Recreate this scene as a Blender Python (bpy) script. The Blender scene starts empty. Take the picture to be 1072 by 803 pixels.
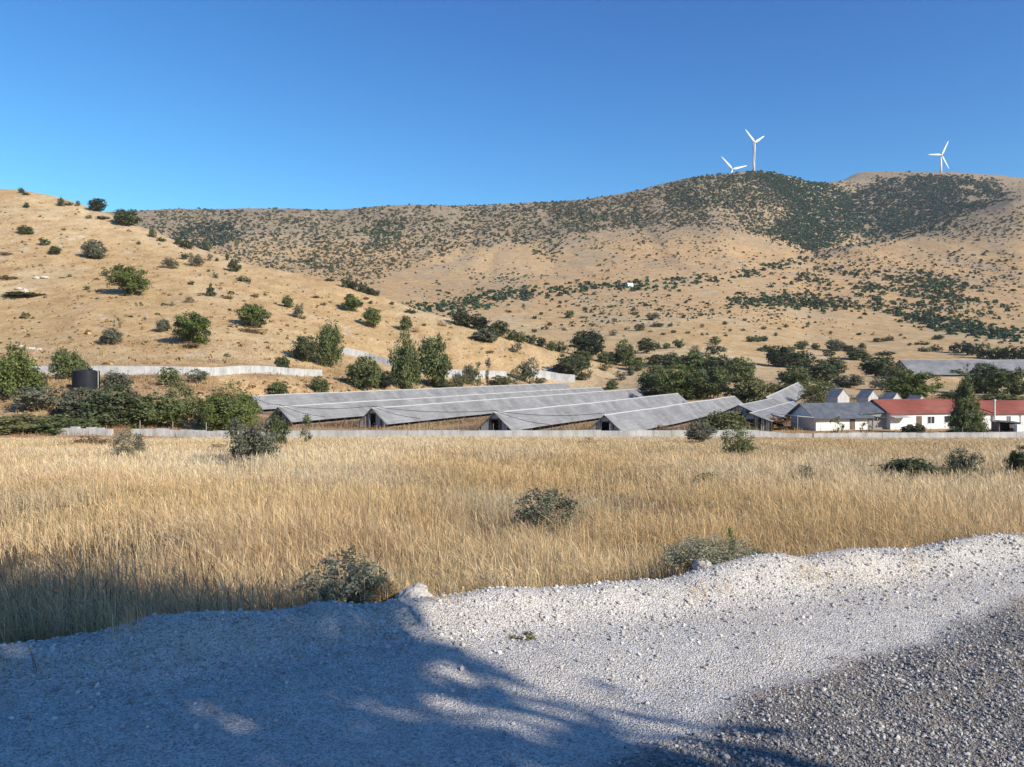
import bpy, math
import numpy as np
R = math.radians
rng = np.random.default_rng(7)
scene = bpy.context.scene
COL = scene.collection

# ------------------------------------------------------------------ camera, light, exposure
EYE = 1.6            # metres above the road
F, CX, HY = 810.0, 536.0, 385.0      # focal length in photo pixels, principal column, horizon row
cam_d = bpy.data.cameras.new("camera")
cam = bpy.data.objects.new("camera", cam_d)
COL.objects.link(cam)
cam.location = (0, 0, EYE)
cam.rotation_euler = (R(90), 0, 0)
cam_d.sensor_width = 36.0
cam_d.lens = F / 1072.0 * 36.0
cam_d.shift_y = -(401.5 - HY) / 1072.0
cam_d.clip_start = 0.05
cam_d.clip_end = 9000
scene.camera = cam

SUN_AZ = R(52)       # to the right of straight behind the camera
SUN_EL = R(29)
to_sun = np.array([math.sin(SUN_AZ) * math.cos(SUN_EL), -math.cos(SUN_AZ) * math.cos(SUN_EL), math.sin(SUN_EL)])
world = bpy.data.worlds.new("World")
scene.world = world
world.use_nodes = True
wn = world.node_tree
bg = wn.nodes["Background"]
sky = wn.nodes.new("ShaderNodeTexSky")
sky.sky_type = 'NISHITA'
sky.sun_disc = False
sky.sun_elevation = SUN_EL
sky.sun_rotation = math.atan2(to_sun[0], to_sun[1])
sky.altitude = 900
sky.air_density = 1.0
sky.dust_density = 0.8
sky.ozone_density = 1.2
# camera-like sky response: per channel out = k * (sky / horizon) ^ p, a deep blue overhead fading to pale blue
sp_ = wn.nodes.new("ShaderNodeSeparateColor"); cb_ = wn.nodes.new("ShaderNodeCombineColor"); wn.links.new(sky.outputs[0], sp_.inputs[0])
def _m(op, a, b):
    n = wn.nodes.new("ShaderNodeMath"); n.operation = op
    wn.links.new(a, n.inputs[0]); n.inputs[1].default_value = b; return n.outputs[0]
for ch, (xh, p_, k_) in enumerate(((3.7, 1.95, .188), (3.6, 1.5, .35), (4.5, 1.12, .60))):
    wn.links.new(_m('MULTIPLY', _m('POWER', _m('MINIMUM', _m('DIVIDE', sky.outputs[0] if False else sp_.outputs[ch], xh), 1.5), p_), k_ / .1), cb_.inputs[ch])
wn.links.new(cb_.outputs[0], bg.inputs[0])
bg.inputs[1].default_value = 0.1
sun_d = bpy.data.lights.new("sun", 'SUN')
sun_d.energy = 5.0
sun_d.angle = R(0.53)
sun_d.color = (1.0, 0.90, 0.76)
sun = bpy.data.objects.new("sun", sun_d)
COL.objects.link(sun)
import mathutils
sun.rotation_euler = mathutils.Vector(tuple(to_sun)).to_track_quat('Z', 'Y').to_euler()
sun.location = (20, -20, 30)
vs = scene.view_settings
vs.view_transform = 'Standard'
vs.look = 'None'
vs.exposure = 0.45
vs.gamma = 1.0
scene.render.engine = 'CYCLES'
scene.cycles.use_denoising = True
scene.cycles.max_bounces = 6
scene.cycles.transparent_max_bounces = 4

# ------------------------------------------------------------------ helpers
def tag(o, label=None, cat=None, group=None, kind=None):
    if label: o["label"] = label
    if cat: o["category"] = cat
    if group: o["group"] = group
    if kind: o["kind"] = kind
    return o

def empty(name, loc, rz=0.0):
    o = bpy.data.objects.new(name, None)
    COL.objects.link(o)
    o.location = tuple(loc); o.rotation_euler = (0, 0, rz)
    o.empty_display_size = 0.2
    return o

def raw_mesh(name, verts, loops, starts, totals, mats, mat_idx=None, color=None, smooth=False):
    """mesh straight from numpy arrays; color = per-vertex rgb"""
    me = bpy.data.meshes.new(name)
    me.vertices.add(len(verts))
    me.vertices.foreach_set("co", np.ascontiguousarray(verts, np.float32).ravel())
    me.loops.add(len(loops))
    me.loops.foreach_set("vertex_index", np.ascontiguousarray(loops, np.int32))
    me.polygons.add(len(starts))
    me.polygons.foreach_set("loop_start", np.ascontiguousarray(starts, np.int32))
    me.polygons.foreach_set("loop_total", np.ascontiguousarray(totals, np.int32))
    if mat_idx is not None:
        me.polygons.foreach_set("material_index", np.ascontiguousarray(mat_idx, np.int32))
    me.polygons.foreach_set("use_smooth", np.full(len(starts), smooth, bool))
    for m in mats: me.materials.append(m)
    if color is not None:
        a = me.attributes.new("tint", 'FLOAT_COLOR', 'POINT')
        c4 = np.ones((len(verts), 4), np.float32); c4[:, :3] = color
        a.data.foreach_set("color", c4.ravel())
    me.update(calc_edges=True)
    return me

def poly_mesh(name, verts, faces_by_n, mats, color=None, mats_idx=None, smooth=False):
    loops = np.concatenate([f.ravel() for f in faces_by_n]); tot = np.concatenate([np.full(len(f), f.shape[1]) for f in faces_by_n])
    starts = np.concatenate([[0], np.cumsum(tot)[:-1]])
    return raw_mesh(name, verts, loops, starts, tot, mats, mats_idx, color, smooth)

def link(name, me, parent=None, loc=None):
    o = bpy.data.objects.new(name, me)
    COL.objects.link(o)
    if parent: o.parent = parent
    if loc is not None: o.location = tuple(loc)
    return o

class MB:
    """collects boxes, prisms and tubes, links them as ONE mesh object"""
    def __init__(s): s.v = []; s.f = []; s.m = []
    def poly(s, pts, m=0):
        b = len(s.v); s.v += [tuple(p) for p in pts]; s.f.append(tuple(range(b, b + len(pts)))); s.m.append(m)
    def hexa(s, p, m=0):      # 8 points: bottom 4 ccw, top 4 ccw
        b = len(s.v); s.v += [tuple(q) for q in p]
        for f in ((3, 2, 1, 0), (4, 5, 6, 7), (0, 1, 5, 4), (1, 2, 6, 5), (2, 3, 7, 6), (3, 0, 4, 7)):
            s.f.append(tuple(b + i for i in f)); s.m.append(m)
    def box(s, x0, x1, y0, y1, z0, z1, m=0):
        s.hexa([(x0, y0, z0), (x1, y0, z0), (x1, y1, z0), (x0, y1, z0), (x0, y0, z1), (x1, y0, z1), (x1, y1, z1), (x0, y1, z1)], m)
    def slab(s, a, b, c, d, t, m=0):     # quad abcd given thickness t along -normal
        a, b, c, d = [np.array(q, float) for q in (a, b, c, d)]
        n = np.cross(b - a, d - a); n /= np.linalg.norm(n)
        s.hexa([a - n * t, b - n * t, c - n * t, d - n * t, a, b, c, d], m)
    def tube(s, pts, rad, n=8, m=0, cap=True):
        pts = [np.array(p, float) for p in pts]
        rad = [rad] * len(pts) if np.isscalar(rad) else rad
        rings = []
        for i, p in enumerate(pts):
            d = pts[min(i + 1, len(pts) - 1)] - pts[max(i - 1, 0)]; d /= np.linalg.norm(d) + 1e-9
            u = np.cross(d, (0, 0, 1) if abs(d[2]) < .9 else (1, 0, 0)); u /= np.linalg.norm(u); w = np.cross(d, u)
            b = len(s.v); rings.append(b)
            for k in range(n):
                a = 2 * math.pi * k / n
                s.v.append(tuple(p + (u * math.cos(a) + w * math.sin(a)) * rad[i]))
        for r0, r1 in zip(rings[:-1], rings[1:]):
            for k in range(n):
                s.f.append((r0 + k, r0 + (k + 1) % n, r1 + (k + 1) % n, r1 + k)); s.m.append(m)
        if cap:
            s.f.append(tuple(rings[0] + k for k in reversed(range(n)))); s.m.append(m)
            s.f.append(tuple(rings[-1] + k for k in range(n))); s.m.append(m)
    def mesh(s, name, mats, smooth=False):
        me = bpy.data.meshes.new(name)
        me.from_pydata(s.v, [], s.f)
        for m in (mats if isinstance(mats, (list, tuple)) else [mats]): me.materials.append(m)
        me.polygons.foreach_set("material_index", s.m)
        me.polygons.foreach_set("use_smooth", [smooth] * len(s.f))
        me.update()
        return me
    def build(s, name, mats, parent=None, smooth=False):
        return link(name, s.mesh(name, mats, smooth), parent)

# ---- numpy noise
def _hash(ix, iy, seed):
    h = (ix.astype(np.int64) * 374761393 + iy.astype(np.int64) * 668265263 + seed * 974711) & 0xffffffff
    h = ((h ^ (h >> 13)) * 1274126177) & 0xffffffff
    return ((h ^ (h >> 16)) & 0xffff) / 65535.0
def vnoise(x, y, seed=0):
    x = np.asarray(x, float); y = np.asarray(y, float)
    ix = np.floor(x); iy = np.floor(y); fx = x - ix; fy = y - iy
    fx = fx * fx * fx * (fx * (fx * 6 - 15) + 10); fy = fy * fy * fy * (fy * (fy * 6 - 15) + 10)
    a = _hash(ix, iy, seed); b = _hash(ix + 1, iy, seed); c = _hash(ix, iy + 1, seed); d = _hash(ix + 1, iy + 1, seed)
    return (a * (1 - fx) + b * fx) * (1 - fy) + (c * (1 - fx) + d * fx) * fy
def fbm(x, y, seed=0, octv=4, gain=0.5):
    t = 0; a = 1; n = 0
    for k in range(octv):
        t = t + a * (vnoise(x * 2 ** k, y * 2 ** k, seed + k * 17) - .5); n += a; a *= gain
    return t / n * 2          # about -1..1
def sstep(a, b, x):
    t = np.clip((x - a) / (b - a), 0, 1); return t * t * (3 - 2 * t)
def pchip(xk, yk, x):
    xk = np.array(xk, float); yk = np.array(yk, float)
    h = np.diff(xk); d = np.diff(yk) / h
    m = np.zeros(len(xk)); m[0] = d[0]; m[-1] = d[-1]
    for i in range(1, len(xk) - 1):
        if d[i - 1] * d[i] > 0:
            w1 = 2 * h[i] + h[i - 1]; w2 = h[i] + 2 * h[i - 1]
            m[i] = (w1 + w2) / (w1 / d[i - 1] + w2 / d[i])
    x = np.clip(x, xk[0], xk[-1]); i = np.clip(np.searchsorted(xk, x) - 1, 0, len(xk) - 2)
    t = (x - xk[i]) / h[i]
    return ((1 + 2 * t) * (1 - t) ** 2 * yk[i] + t * (1 - t) ** 2 * h[i] * m[i] + t * t * (3 - 2 * t) * yk[i + 1] + t * t * (t - 1) * h[i] * m[i + 1])

# ------------------------------------------------------------------ materials
def new_mat(name):
    m = bpy.data.materials.new(name); m.use_nodes = True
    nt = m.node_tree; return m, nt, nt.nodes["Principled BSDF"]
def N(nt, typ, **kw):
    n = nt.nodes.new(typ)
    for k, v in kw.items(): setattr(n, k, v)
    return n
def mapped(nt, scale, coord='Object'):
    tc = N(nt, "ShaderNodeTexCoord"); mp = N(nt, "ShaderNodeMapping"); mp.inputs[3].default_value = scale
    nt.links.new(tc.outputs[coord], mp.inputs[0]); return mp
def noise_node(nt, scale_vec, scale, detail=5, rough=.6):
    mp = mapped(nt, scale_vec); n = N(nt, "ShaderNodeTexNoise"); n.inputs["Scale"].default_value = scale
    n.inputs["Detail"].default_value = detail; n.inputs["Roughness"].default_value = rough
    nt.links.new(mp.outputs[0], n.inputs["Vector"]); return n
def ramp(nt, src, stops):
    r = N(nt, "ShaderNodeValToRGB")
    while len(r.color_ramp.elements) < len(stops): r.color_ramp.elements.new(.5)
    for e, (p, c) in zip(r.color_ramp.elements, stops):
        e.position = p; e.color = (*c, 1) if not np.isscalar(c) else (c, c, c, 1)
    nt.links.new(src, r.inputs[0]); return r
def mix(nt, a, b, fac, mode='MIX'):
    m = N(nt, "ShaderNodeMix", data_type='RGBA', blend_type=mode)
    for s, v in ((m.inputs[6], a), (m.inputs[7], b)):
        if hasattr(v, "is_output"): nt.links.new(v, s)
        else: s.default_value = (*v, 1) if len(v) == 3 else v
    if hasattr(fac, "is_output"): nt.links.new(fac, m.inputs[0])
    else: m.inputs[0].default_value = fac
    return m.outputs[2]
def bump(nt, p, src, dist, strength=.6):
    b = N(nt, "ShaderNodeBump"); b.inputs["Distance"].default_value = dist; b.inputs["Strength"].default_value = strength
    nt.links.new(src, b.inputs["Height"]); nt.links.new(b.outputs[0], p.inputs["Normal"]); return b
def rough_mat(name, c1, c2, scale=3.0, rough=.85, sv=(1, 1, 1), bumpd=0, spec=.3, lo=.35, hi=.65, metallic=0):
    m, nt, p = new_mat(name)
    n = noise_node(nt, sv, scale); r = ramp(nt, n.outputs[0], [(lo, c1), (hi, c2)])
    nt.links.new(r.outputs[0], p.inputs["Base Color"]); p.inputs["Roughness"].default_value = rough
    p.inputs["Specular IOR Level"].default_value = spec; p.inputs["Metallic"].default_value = metallic
    if bumpd: bump(nt, p, n.outputs[0], bumpd)
    return m
def tint_mat(name, mul=(1, 1, 1), transl=0.0, rough=.8, spec=.2, nscale=0, nlo=.75, nhi=1.2):
    """colour from the per-vertex tint; leaves and blades let some light through"""
    m, nt, p = new_mat(name)
    a = N(nt, "ShaderNodeAttribute", attribute_name="tint")
    col = mix(nt, a.outputs[0], mul, 1.0, 'MULTIPLY')
    if nscale:
        n = noise_node(nt, (1, 1, 1), nscale); r = ramp(nt, n.outputs[0], [(.3, nlo), (.7, nhi)])
        col = mix(nt, col, r.outputs[0], 1.0, 'MULTIPLY')
    nt.links.new(col, p.inputs["Base Color"])
    p.inputs["Roughness"].default_value = rough; p.inputs["Specular IOR Level"].default_value = spec
    if transl:
        t = N(nt, "ShaderNodeBsdfTranslucent"); nt.links.new(col, t.inputs[0])
        ms = N(nt, "ShaderNodeMixShader"); ms.inputs[0].default_value = transl
        nt.links.new(p.outputs[0], ms.inputs[1]); nt.links.new(t.outputs[0], ms.inputs[2])
        nt.links.new(ms.outputs[0], nt.nodes["Material Output"].inputs[0])
    return m

M = {}
M['grass'] = tint_mat("dry_grass_blades", transl=.3, rough=.7)
M['leaf'] = tint_mat("leaves", transl=.30, rough=.65, spec=.25)
M['scrub'] = tint_mat("far_scrub", transl=.1, rough=.9, spec=.1)
M['stone'] = tint_mat("crushed_stone", rough=.9, spec=.25, nscale=60, nlo=.85, nhi=1.1)
M['bark'] = rough_mat("bark", (.07, .055, .04), (.16, .13, .10), 14, .95, (1, 1, .3), .02)
M['twig'] = rough_mat("twigs", (.12, .095, .07), (.24, .20, .15), 10, .95)
M['steel_white'] = rough_mat("painted_steel", (.74, .75, .76), (.80, .80, .80), .4, .45)
M['plank'] = rough_mat("weathered_planks", (.30, .285, .26), (.62, .59, .54), 1.3, .9, (6, 6, .35))
M['timber'] = rough_mat("old_timber", (.09, .07, .055), (.20, .16, .12), 4, .9, (1, 1, .3))
M['cage'] = rough_mat("rusty_cages", (.06, .035, .024), (.16, .09, .055), 1.6, .9)
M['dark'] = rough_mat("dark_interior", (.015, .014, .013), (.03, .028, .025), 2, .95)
M['white_wall'] = rough_mat("white_render", (.70, .69, .66), (.80, .79, .77), .7, .9)
M['blue_roof'] = rough_mat("slate_sheet_roof", (.085, .095, .11), (.14, .15, .165), .8, .55, (1, 1, 1))
M['pale_metal'] = rough_mat("galvanised_sheet", (.36, .36, .35), (.48, .48, .47), .9, .6)
M['grey_wall'] = rough_mat("grey_blockwork", (.22, .22, .22), (.34, .33, .32), 1.1, .9)
M['tank'] = rough_mat("black_plastic", (.010, .011, .018), (.018, .019, .026), 1.5, .6, spec=.25)
M['cable'] = rough_mat("black_cable", (.015, .015, .015), (.025, .025, .025), 2, .6)
M['pole'] = rough_mat("grey_steel_post", (.22, .21, .2), (.36, .35, .33), 3, .7)
M['glass'] = rough_mat("window_glass", (.03, .04, .06), (.06, .07, .09), 1, .12, spec=.6)
M['rock'] = rough_mat("pale_limestone", (.36, .33, .29), (.62, .58, .52), 5, .95, bumpd=.05)
M['clay'] = rough_mat("clay_pipe", (.55, .50, .46), (.66, .62, .58), 4, .9)

def roof_mat(name, c1, c2, c3, along):
    """corrugated sheets: long streaks down the slope, sheet-to-sheet steps, ribs"""
    m, nt, p = new_mat(name)
    n1 = noise_node(nt, (1, 1, 1), .22, 4); n2 = noise_node(nt, (.25, 3.0, .25), 1.4, 5)
    r1 = ramp(nt, n1.outputs[0], [(.3, c1), (.55, c2), (.75, c3)])
    r2 = ramp(nt, n2.outputs[0], [(.3, .78), (.7, 1.12)])
    c = mix(nt, r1.outputs[0], r2.outputs[0], 1.0, 'MULTIPLY')
    mp = mapped(nt, (1, 1, 1)); br = N(nt, "ShaderNodeTexBrick")
    br.inputs["Scale"].default_value = 1.0; br.inputs["Brick Width"].default_value = 1.05; br.inputs["Row Height"].default_value = 1.6
    br.inputs["Mortar Size"].default_value = .012; br.inputs["Color1"].default_value = (1, 1, 1, 1); br.inputs["Color2"].default_value = (.86, .86, .87, 1); br.inputs["Mortar"].default_value = (.6, .6, .6, 1)
    sw = N(nt, "ShaderNodeSeparateXYZ"); cb = N(nt, "ShaderNodeCombineXYZ")
    nt.links.new(mp.outputs[0], sw.inputs[0]); nt.links.new(sw.outputs[1], cb.inputs[0]); nt.links.new(sw.outputs[0], cb.inputs[1]); nt.links.new(cb.outputs[0], br.inputs["Vector"])
    c = mix(nt, c, br.outputs[0], 1.0, 'MULTIPLY')
    nt.links.new(c, p.inputs["Base Color"]); p.inputs["Roughness"].default_value = .8; p.inputs["Specular IOR Level"].default_value = .3
    wv = N(nt, "ShaderNodeTexWave", bands_direction='Y'); wv.inputs["Scale"].default_value = 1.6
    mp2 = mapped(nt, (1, 1, 1)); nt.links.new(mp2.outputs[0], wv.inputs["Vector"]); bump(nt, p, wv.outputs[0], .03, .5)
    return m
M['shed_roof'] = roof_mat("fibre_cement_sheets", (.185, .186, .186), (.262, .265, .268), (.325, .328, .33), 'Y')
M['red_roof'] = roof_mat("red_clay_tiles", (.24, .068, .048), (.29, .088, .062), (.33, .125, .09), 'X')

def wall_mat(name, c1, c2):
    m, nt, p = new_mat(name)
    n = noise_node(nt, (1, 1, .12), 1.6, 6); n2 = noise_node(nt, (1, 1, 1), .35, 3)
    r = ramp(nt, n.outputs[0], [(.3, c1), (.65, c2)]); r2 = ramp(nt, n2.outputs[0], [(.3, .75), (.7, 1.1)])
    nt.links.new(mix(nt, r.outputs[0], r2.outputs[0], 1, 'MULTIPLY'), p.inputs["Base Color"]); p.inputs["Roughness"].default_value = .9
    return m
M['concrete'] = wall_mat("weathered_concrete", (.34, .34, .33), (.52, .52, .51))
M['white_conc'] = wall_mat("whitewashed_concrete", (.36, .37, .37), (.50, .51, .51))

# ------------------------------------------------------------------ terrain
# profiles: for a viewing column, (distance, photo row) of the ground; rows are relative to the horizon row
PROF = {
 0:   [(90,460),(98,458),(115,440),(135,408),(165,393),(175,389),(260,325),(350,258),(420,214),(455,198),(500,205),(560,250),(700,290),(900,292),(1300,258),(1700,222),(2000,224),(3300,240)],
 60:  [(90,460),(98,458),(115,441),(135,408),(165,393),(175,389),(260,325),(350,264),(420,222),(450,206.5),(500,215),(560,255),(700,292),(900,293),(1300,258),(1700,222),(2000,224),(3300,240)],
 97:  [(90,460),(98,458),(115,443),(135,409),(167,393),(177,389),(255,327),(345,272),(415,232),(440,218.5),(490,228),(560,265),(700,296),(900,294),(1300,258),(1700,222),(2000,224),(3300,240)],
 150: [(90,460),(98,458),(115,446),(135,412),(169,393),(180,388),(255,330),(340,280),(405,248),(430,238),(480,246),(560,284),(750,302),(950,292),(1300,258),(1720,220),(2000,224),(3300,240)],
 200: [(90,460),(98,459),(115,451),(138,418),(172,393),(184,387),(250,336),(330,290),(390,266),(420,257.5),(470,268),(560,298),(800,305),(1000,290),(1350,255),(1750,219),(2000,223),(3300,240)],
 300: [(90,461),(98,459.5),(110,456),(130,446),(150,437),(172,429),(184,400),(198,393),(210,387),(270,342),(330,312),(375,291),(395,284.5),(440,296),(600,318),(850,308),(1100,285),(1400,255),(1750,219.5),(2000,224),(3300,240)],
 345: [(90,461),(98,459.5),(110,456),(150,437),(185,425),(200,402),(218,394),(232,386),(280,349),(330,322),(372,297),(387,291.5),(440,304),(600,321),(850,309),(1100,286),(1400,255),(1750,220),(2000,224),(3300,240)],
 400: [(90,461),(98,459.5),(110,456),(150,437),(200,424),(215,402),(240,391),(262,380),(300,352),(335,330),(362,315),(377,310.5),(420,322),(560,330),(800,313),(1100,288),(1400,255),(1700,219),(2000,223),(3300,240)],
 463: [(90,461),(98,459.5),(110,456),(170,431),(222,420),(236,403),(258,396),(278,380),(310,356),(338,338),(360,331),(400,340),(520,344),(700,327),(850,313),(1100,287),(1430,248),(1720,215.5),(2000,220),(3300,240)],
 538: [(90,461),(98,459.5),(110,456),(200,424),(255,415),(268,404),(284,397),(305,379),(328,361),(345,352),(390,358),(500,354),(650,335),(850,312),(1100,287),(1450,245),(1750,212.5),(2000,218),(3300,240)],
 600: [(90,461),(98,459.5),(110,456),(200,424),(287,411),(300,401),(315,391),(332,374),(360,371),(420,366),(520,354),(700,330),(900,307),(1150,280),(1500,235),(1800,208.5),(2100,214),(3300,240)],
 650: [(90,461),(98,459.5),(110,456),(200,424),(270,411),(300,401),(335,386),(370,377),(430,368),(520,353),(700,327),(900,306),(1150,278),(1500,235),(1830,203),(2100,208),(3300,238)],
 700: [(90,461),(98,459.5),(110,456),(160,433),(215,421),(260,407),(320,391),(400,373),(520,352),(700,326),(900,306),(1150,278),(1480,236),(1850,192),(2100,198),(3300,235)],
 745: [(90,461),(98,459.5),(110,456),(160,433),(205,422),(260,406),(320,392),(400,375),(520,355),(700,328),(900,307),(1150,280),(1460,238),(1880,184),(2150,192),(3300,232)],
 790: [(90,461),(98,459),(112,454),(160,433),(200,421),(240,411),(300,398),(400,380),(520,360),(700,332),(900,310),(1150,285),(1400,258),(1550,233),(1750,200),(1900,179.5),(2050,181),(2300,195),(3300,230)],
 825: [(90,461),(98,459),(112,454),(160,432),(200,417),(240,406),(300,398),(410,381),(540,360),(720,334),(920,310),(1180,284),(1400,264),(1500,255),(1750,220),(1960,184),(2100,188),(2400,200),(3300,230)],
 850: [(90,461),(98,459),(112,454),(150,440),(200,421),(300,400),(420,382),(560,360),(750,335),(950,310),(1200,285),(1400,267),(1500,262),(1750,232),(2050,190),(2300,196),(3300,230)],
 878: [(90,460),(98,458),(114,453),(150,440),(200,421),(300,401),(420,383),(560,361),(750,336),(950,311),(1200,285),(1400,264),(1450,259),(1560,258),(1750,240),(2000,210),(2120,193),(2400,191),(3300,225)],
 900: [(90,460),(98,458),(114,453),(150,440),(200,421),(300,402),(420,384),(560,362),(750,338),(950,312),(1200,285),(1400,260),(1480,252),(1560,256),(1720,250),(2000,214),(2250,188),(2600,182),(2900,190),(3300,220)],
 950: [(90,460),(98,458),(114,453),(150,440),(200,421),(300,402),(420,384),(560,362),(750,340),(950,315),(1200,286),(1430,252),(1520,242.5),(1600,246),(1750,238),(2000,208),(2250,183),(2600,182),(2900,190),(3300,220)],
 1000:[(90,460),(98,458),(114,453),(150,440),(200,421),(300,402),(420,384),(560,363),(750,341),(950,316),(1200,284),(1400,249),(1540,232),(1620,235),(1800,221),(2200,183.5),(2600,186),(3300,220)],
 1040:[(90,460),(98,458),(114,453),(150,440),(200,421),(300,402),(420,384),(560,363),(750,341),(950,317),(1200,281),(1400,243),(1550,217),(1640,220),(1850,208),(2230,186),(2600,187),(3300,220)],
 1072:[(90,460),(98,458),(114,453),(150,440),(200,421),(300,402),(420,384),(560,363),(750,341),(950,318),(1200,278),(1400,238),(1560,205),(1650,208),(1900,200),(2250,188),(2600,190),(3300,220)],
}
PROF[-500] = PROF[0]; PROF[1700] = PROF[1072]
keys = sorted(PROF)
DG = np.exp(np.linspace(math.log(88), math.log(3300), 700))
CG = np.arange(-700, 1804, 4.0)
prof = np.array([pchip([d for d, _ in PROF[k]], [-(y - HY) * d / F for d, y in PROF[k]], DG) for k in keys])   # (nk, nD)
ZG = np.empty((len(CG), len(DG)))
for j in range(len(DG)):
    ZG[:, j] = pchip(keys, prof[:, j], CG)
ker = np.exp(-np.linspace(-2, 2, 9) ** 2); ker /= ker.sum()          # soften along columns
pad = np.pad(ZG, ((4, 4), (0, 0)), 'edge'); ZG = sum(ker[i] * pad[i:i + len(CG)] for i in range(9))
XG = (CG[:, None] - CX) / F * DG[None, :]; YG = np.broadcast_to(DG[None, :], XG.shape)
amp = sstep(110, 260, YG) * .35 + sstep(300, 1500, YG) * 5.0
ZG = ZG + amp * fbm(XG / 140, YG / 170, 3, 4) + sstep(900, 1500, YG) * 9 * fbm(XG / 330, YG / 900, 9, 3) * (1 - .6 * sstep(1650, 1850, YG)) - sstep(1000, 1250, YG) * (1 - sstep(1600, 1760, YG)) * 4 * np.clip(1 - np.abs(fbm(XG / 190, YG / 1100, 15, 3)) * 5, 0, 1) + sstep(100, 200, YG) * .25 * fbm(XG / 9, YG / 12, 21, 3)

SHED_AX = np.array([0.472, 0.8816])
PADS = []        # (x0,y0,x1,y1,z,r_in,r_out): ground levelled under buildings
def add_pad(x0, y0, x1, y1, z, r0, r1, z1=None): PADS.append((x0, y0, x1, y1, z, z if z1 is None else z1, r0, r1))

EDGE = np.array([(-40, -9.0), (-14, 0.4), (-6, 3.35), (-3.4, 4.2), (-2.5, 4.42), (-1.95, 4.55), (-1.25, 4.95), (-.68, 5.19), (-.1, 5.35), (1.0, 5.64), (1.64, 5.93), (2.42, 6.24), (3.93, 6.86), (4.67, 7.08), (9, 8.5), (20, 12.2), (60, 23)])
def edge_dist(x, y):
    """signed distance to the road edge, + on the field side"""
    x = np.asarray(x, float); y = np.asarray(y, float)
    best = np.full(x.shape, 1e9); sgn = np.ones(x.shape)
    for (ax, ay), (bx, by) in zip(EDGE[:-1], EDGE[1:]):
        dx, dy = bx - ax, by - ay; L2 = dx * dx + dy * dy
        t = np.clip(((x - ax) * dx + (y - ay) * dy) / L2, 0, 1)
        ex = x - ax - t * dx; ey = y - ay - t * dy; d = np.hypot(ex, ey)
        s = np.where(dx * ey - dy * ex >= 0, 1.0, -1.0)
        u = d < best; best = np.where(u, d, best); sgn = np.where(u, s, sgn)
    return best * sgn
def lookup(x, y):
    th = np.clip(np.arctan2(x, y), -R(57), R(57)); r = np.hypot(x, y)
    c = CX + F * np.tan(th); D = r * np.cos(th)
    fc = np.clip((c - CG[0]) / 4.0, 0, len(CG) - 1.001); fd = np.clip((np.log(np.maximum(D, 1)) - math.log(88)) / (math.log(3300 / 88) / 699), 0, 698.999)
    i = fc.astype(int); j = fd.astype(int); a = fc - i; b = fd - j
    return (ZG[i, j] * (1 - a) + ZG[i + 1, j] * a) * (1 - b) + (ZG[i, j + 1] * (1 - a) + ZG[i + 1, j + 1] * a) * b, D
def h(x, y, road=False):
    """ground height in world z"""
    x = np.asarray(x, float); y = np.asarray(y, float)
    far, D = lookup(x, y)
    near = -2.0 - .0739 * (np.maximum(y, 2) - 6) + .05 * fbm(x / 3, y / 3, 5, 3) + .12 * fbm(x / 17, y / 17, 6, 2)
    near = np.where(y > 120, -2 - .0739 * 114, near)
    w = sstep(84, 104, D)
    z = near * (1 - w) + far * w + EYE
    for (x0, y0, x1, y1, pz, pz1, r0, r1) in PADS:
        dx, dy = x1 - x0, y1 - y0; L2 = dx * dx + dy * dy + 1e-9
        t = np.clip(((x - x0) * dx + (y - y0) * dy) / L2, 0, 1)
        d = np.hypot(x - x0 - t * dx, y - y0 - t * dy); w = 1 - sstep(r0, r1, d)
        z = z * (1 - w) + (pz + (pz1 - pz) * t) * w
    m = (np.hypot(x, y) < 70)
    if np.any(m):
        e = edge_dist(x, y)
        k = sstep(.85, -.05, e) * m
        z = np.where(m, z * (1 - k) + (-.12 if not road else 0.0) * k, z)
    return z
def road_h(x, y):
    e = edge_dist(x, y)
    lump = .5 + .5 * fbm(x / .9, y / .9, 31, 3)
    berm = .17 * np.exp(-((e + .28) / .26) ** 2) * (.35 + 1.1 * np.clip(lump, 0, 1.2))
    z = berm + .012 * fbm(x / .5, y / .5, 33, 3) + .03 * fbm(x / 2.2, y / 2.2, 35, 2)
    c = coarse(x, y); z = z + .035 * c + .02 * c * fbm(x / .18, y / .18, 37, 2)
    rut = np.exp(-((e + 1.55) / .35) ** 2); z = z - .03 * rut
    fld = h(x, y)
    k = sstep(.75, -.02, e)
    z = z * k + (fld + .0) * (1 - k)
    z = z - .10 * sstep(.55, .85, e)       # the skirt dives under the field
    return z
CO = np.array([(-1.0, 1.1), (.25, 2.9), (1.1, 3.56), (2.0, 4.25), (3.62, 5.34), (6.5, 6.6), (14, 9.3)])
def coarse(x, y):
    """0..1, loose coarse stone on the camera side of the wheel track"""
    xc = np.interp(x, CO[:, 0], CO[:, 1])
    d = xc - y + .22 * fbm(x / .6, y / .6, 41, 3)
    return sstep(-.25, .35, d) * sstep(-1.6, .2, x - .1 * y)
DSAMP = np.exp(np.linspace(math.log(3.5), math.log(3200), 1150))
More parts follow.
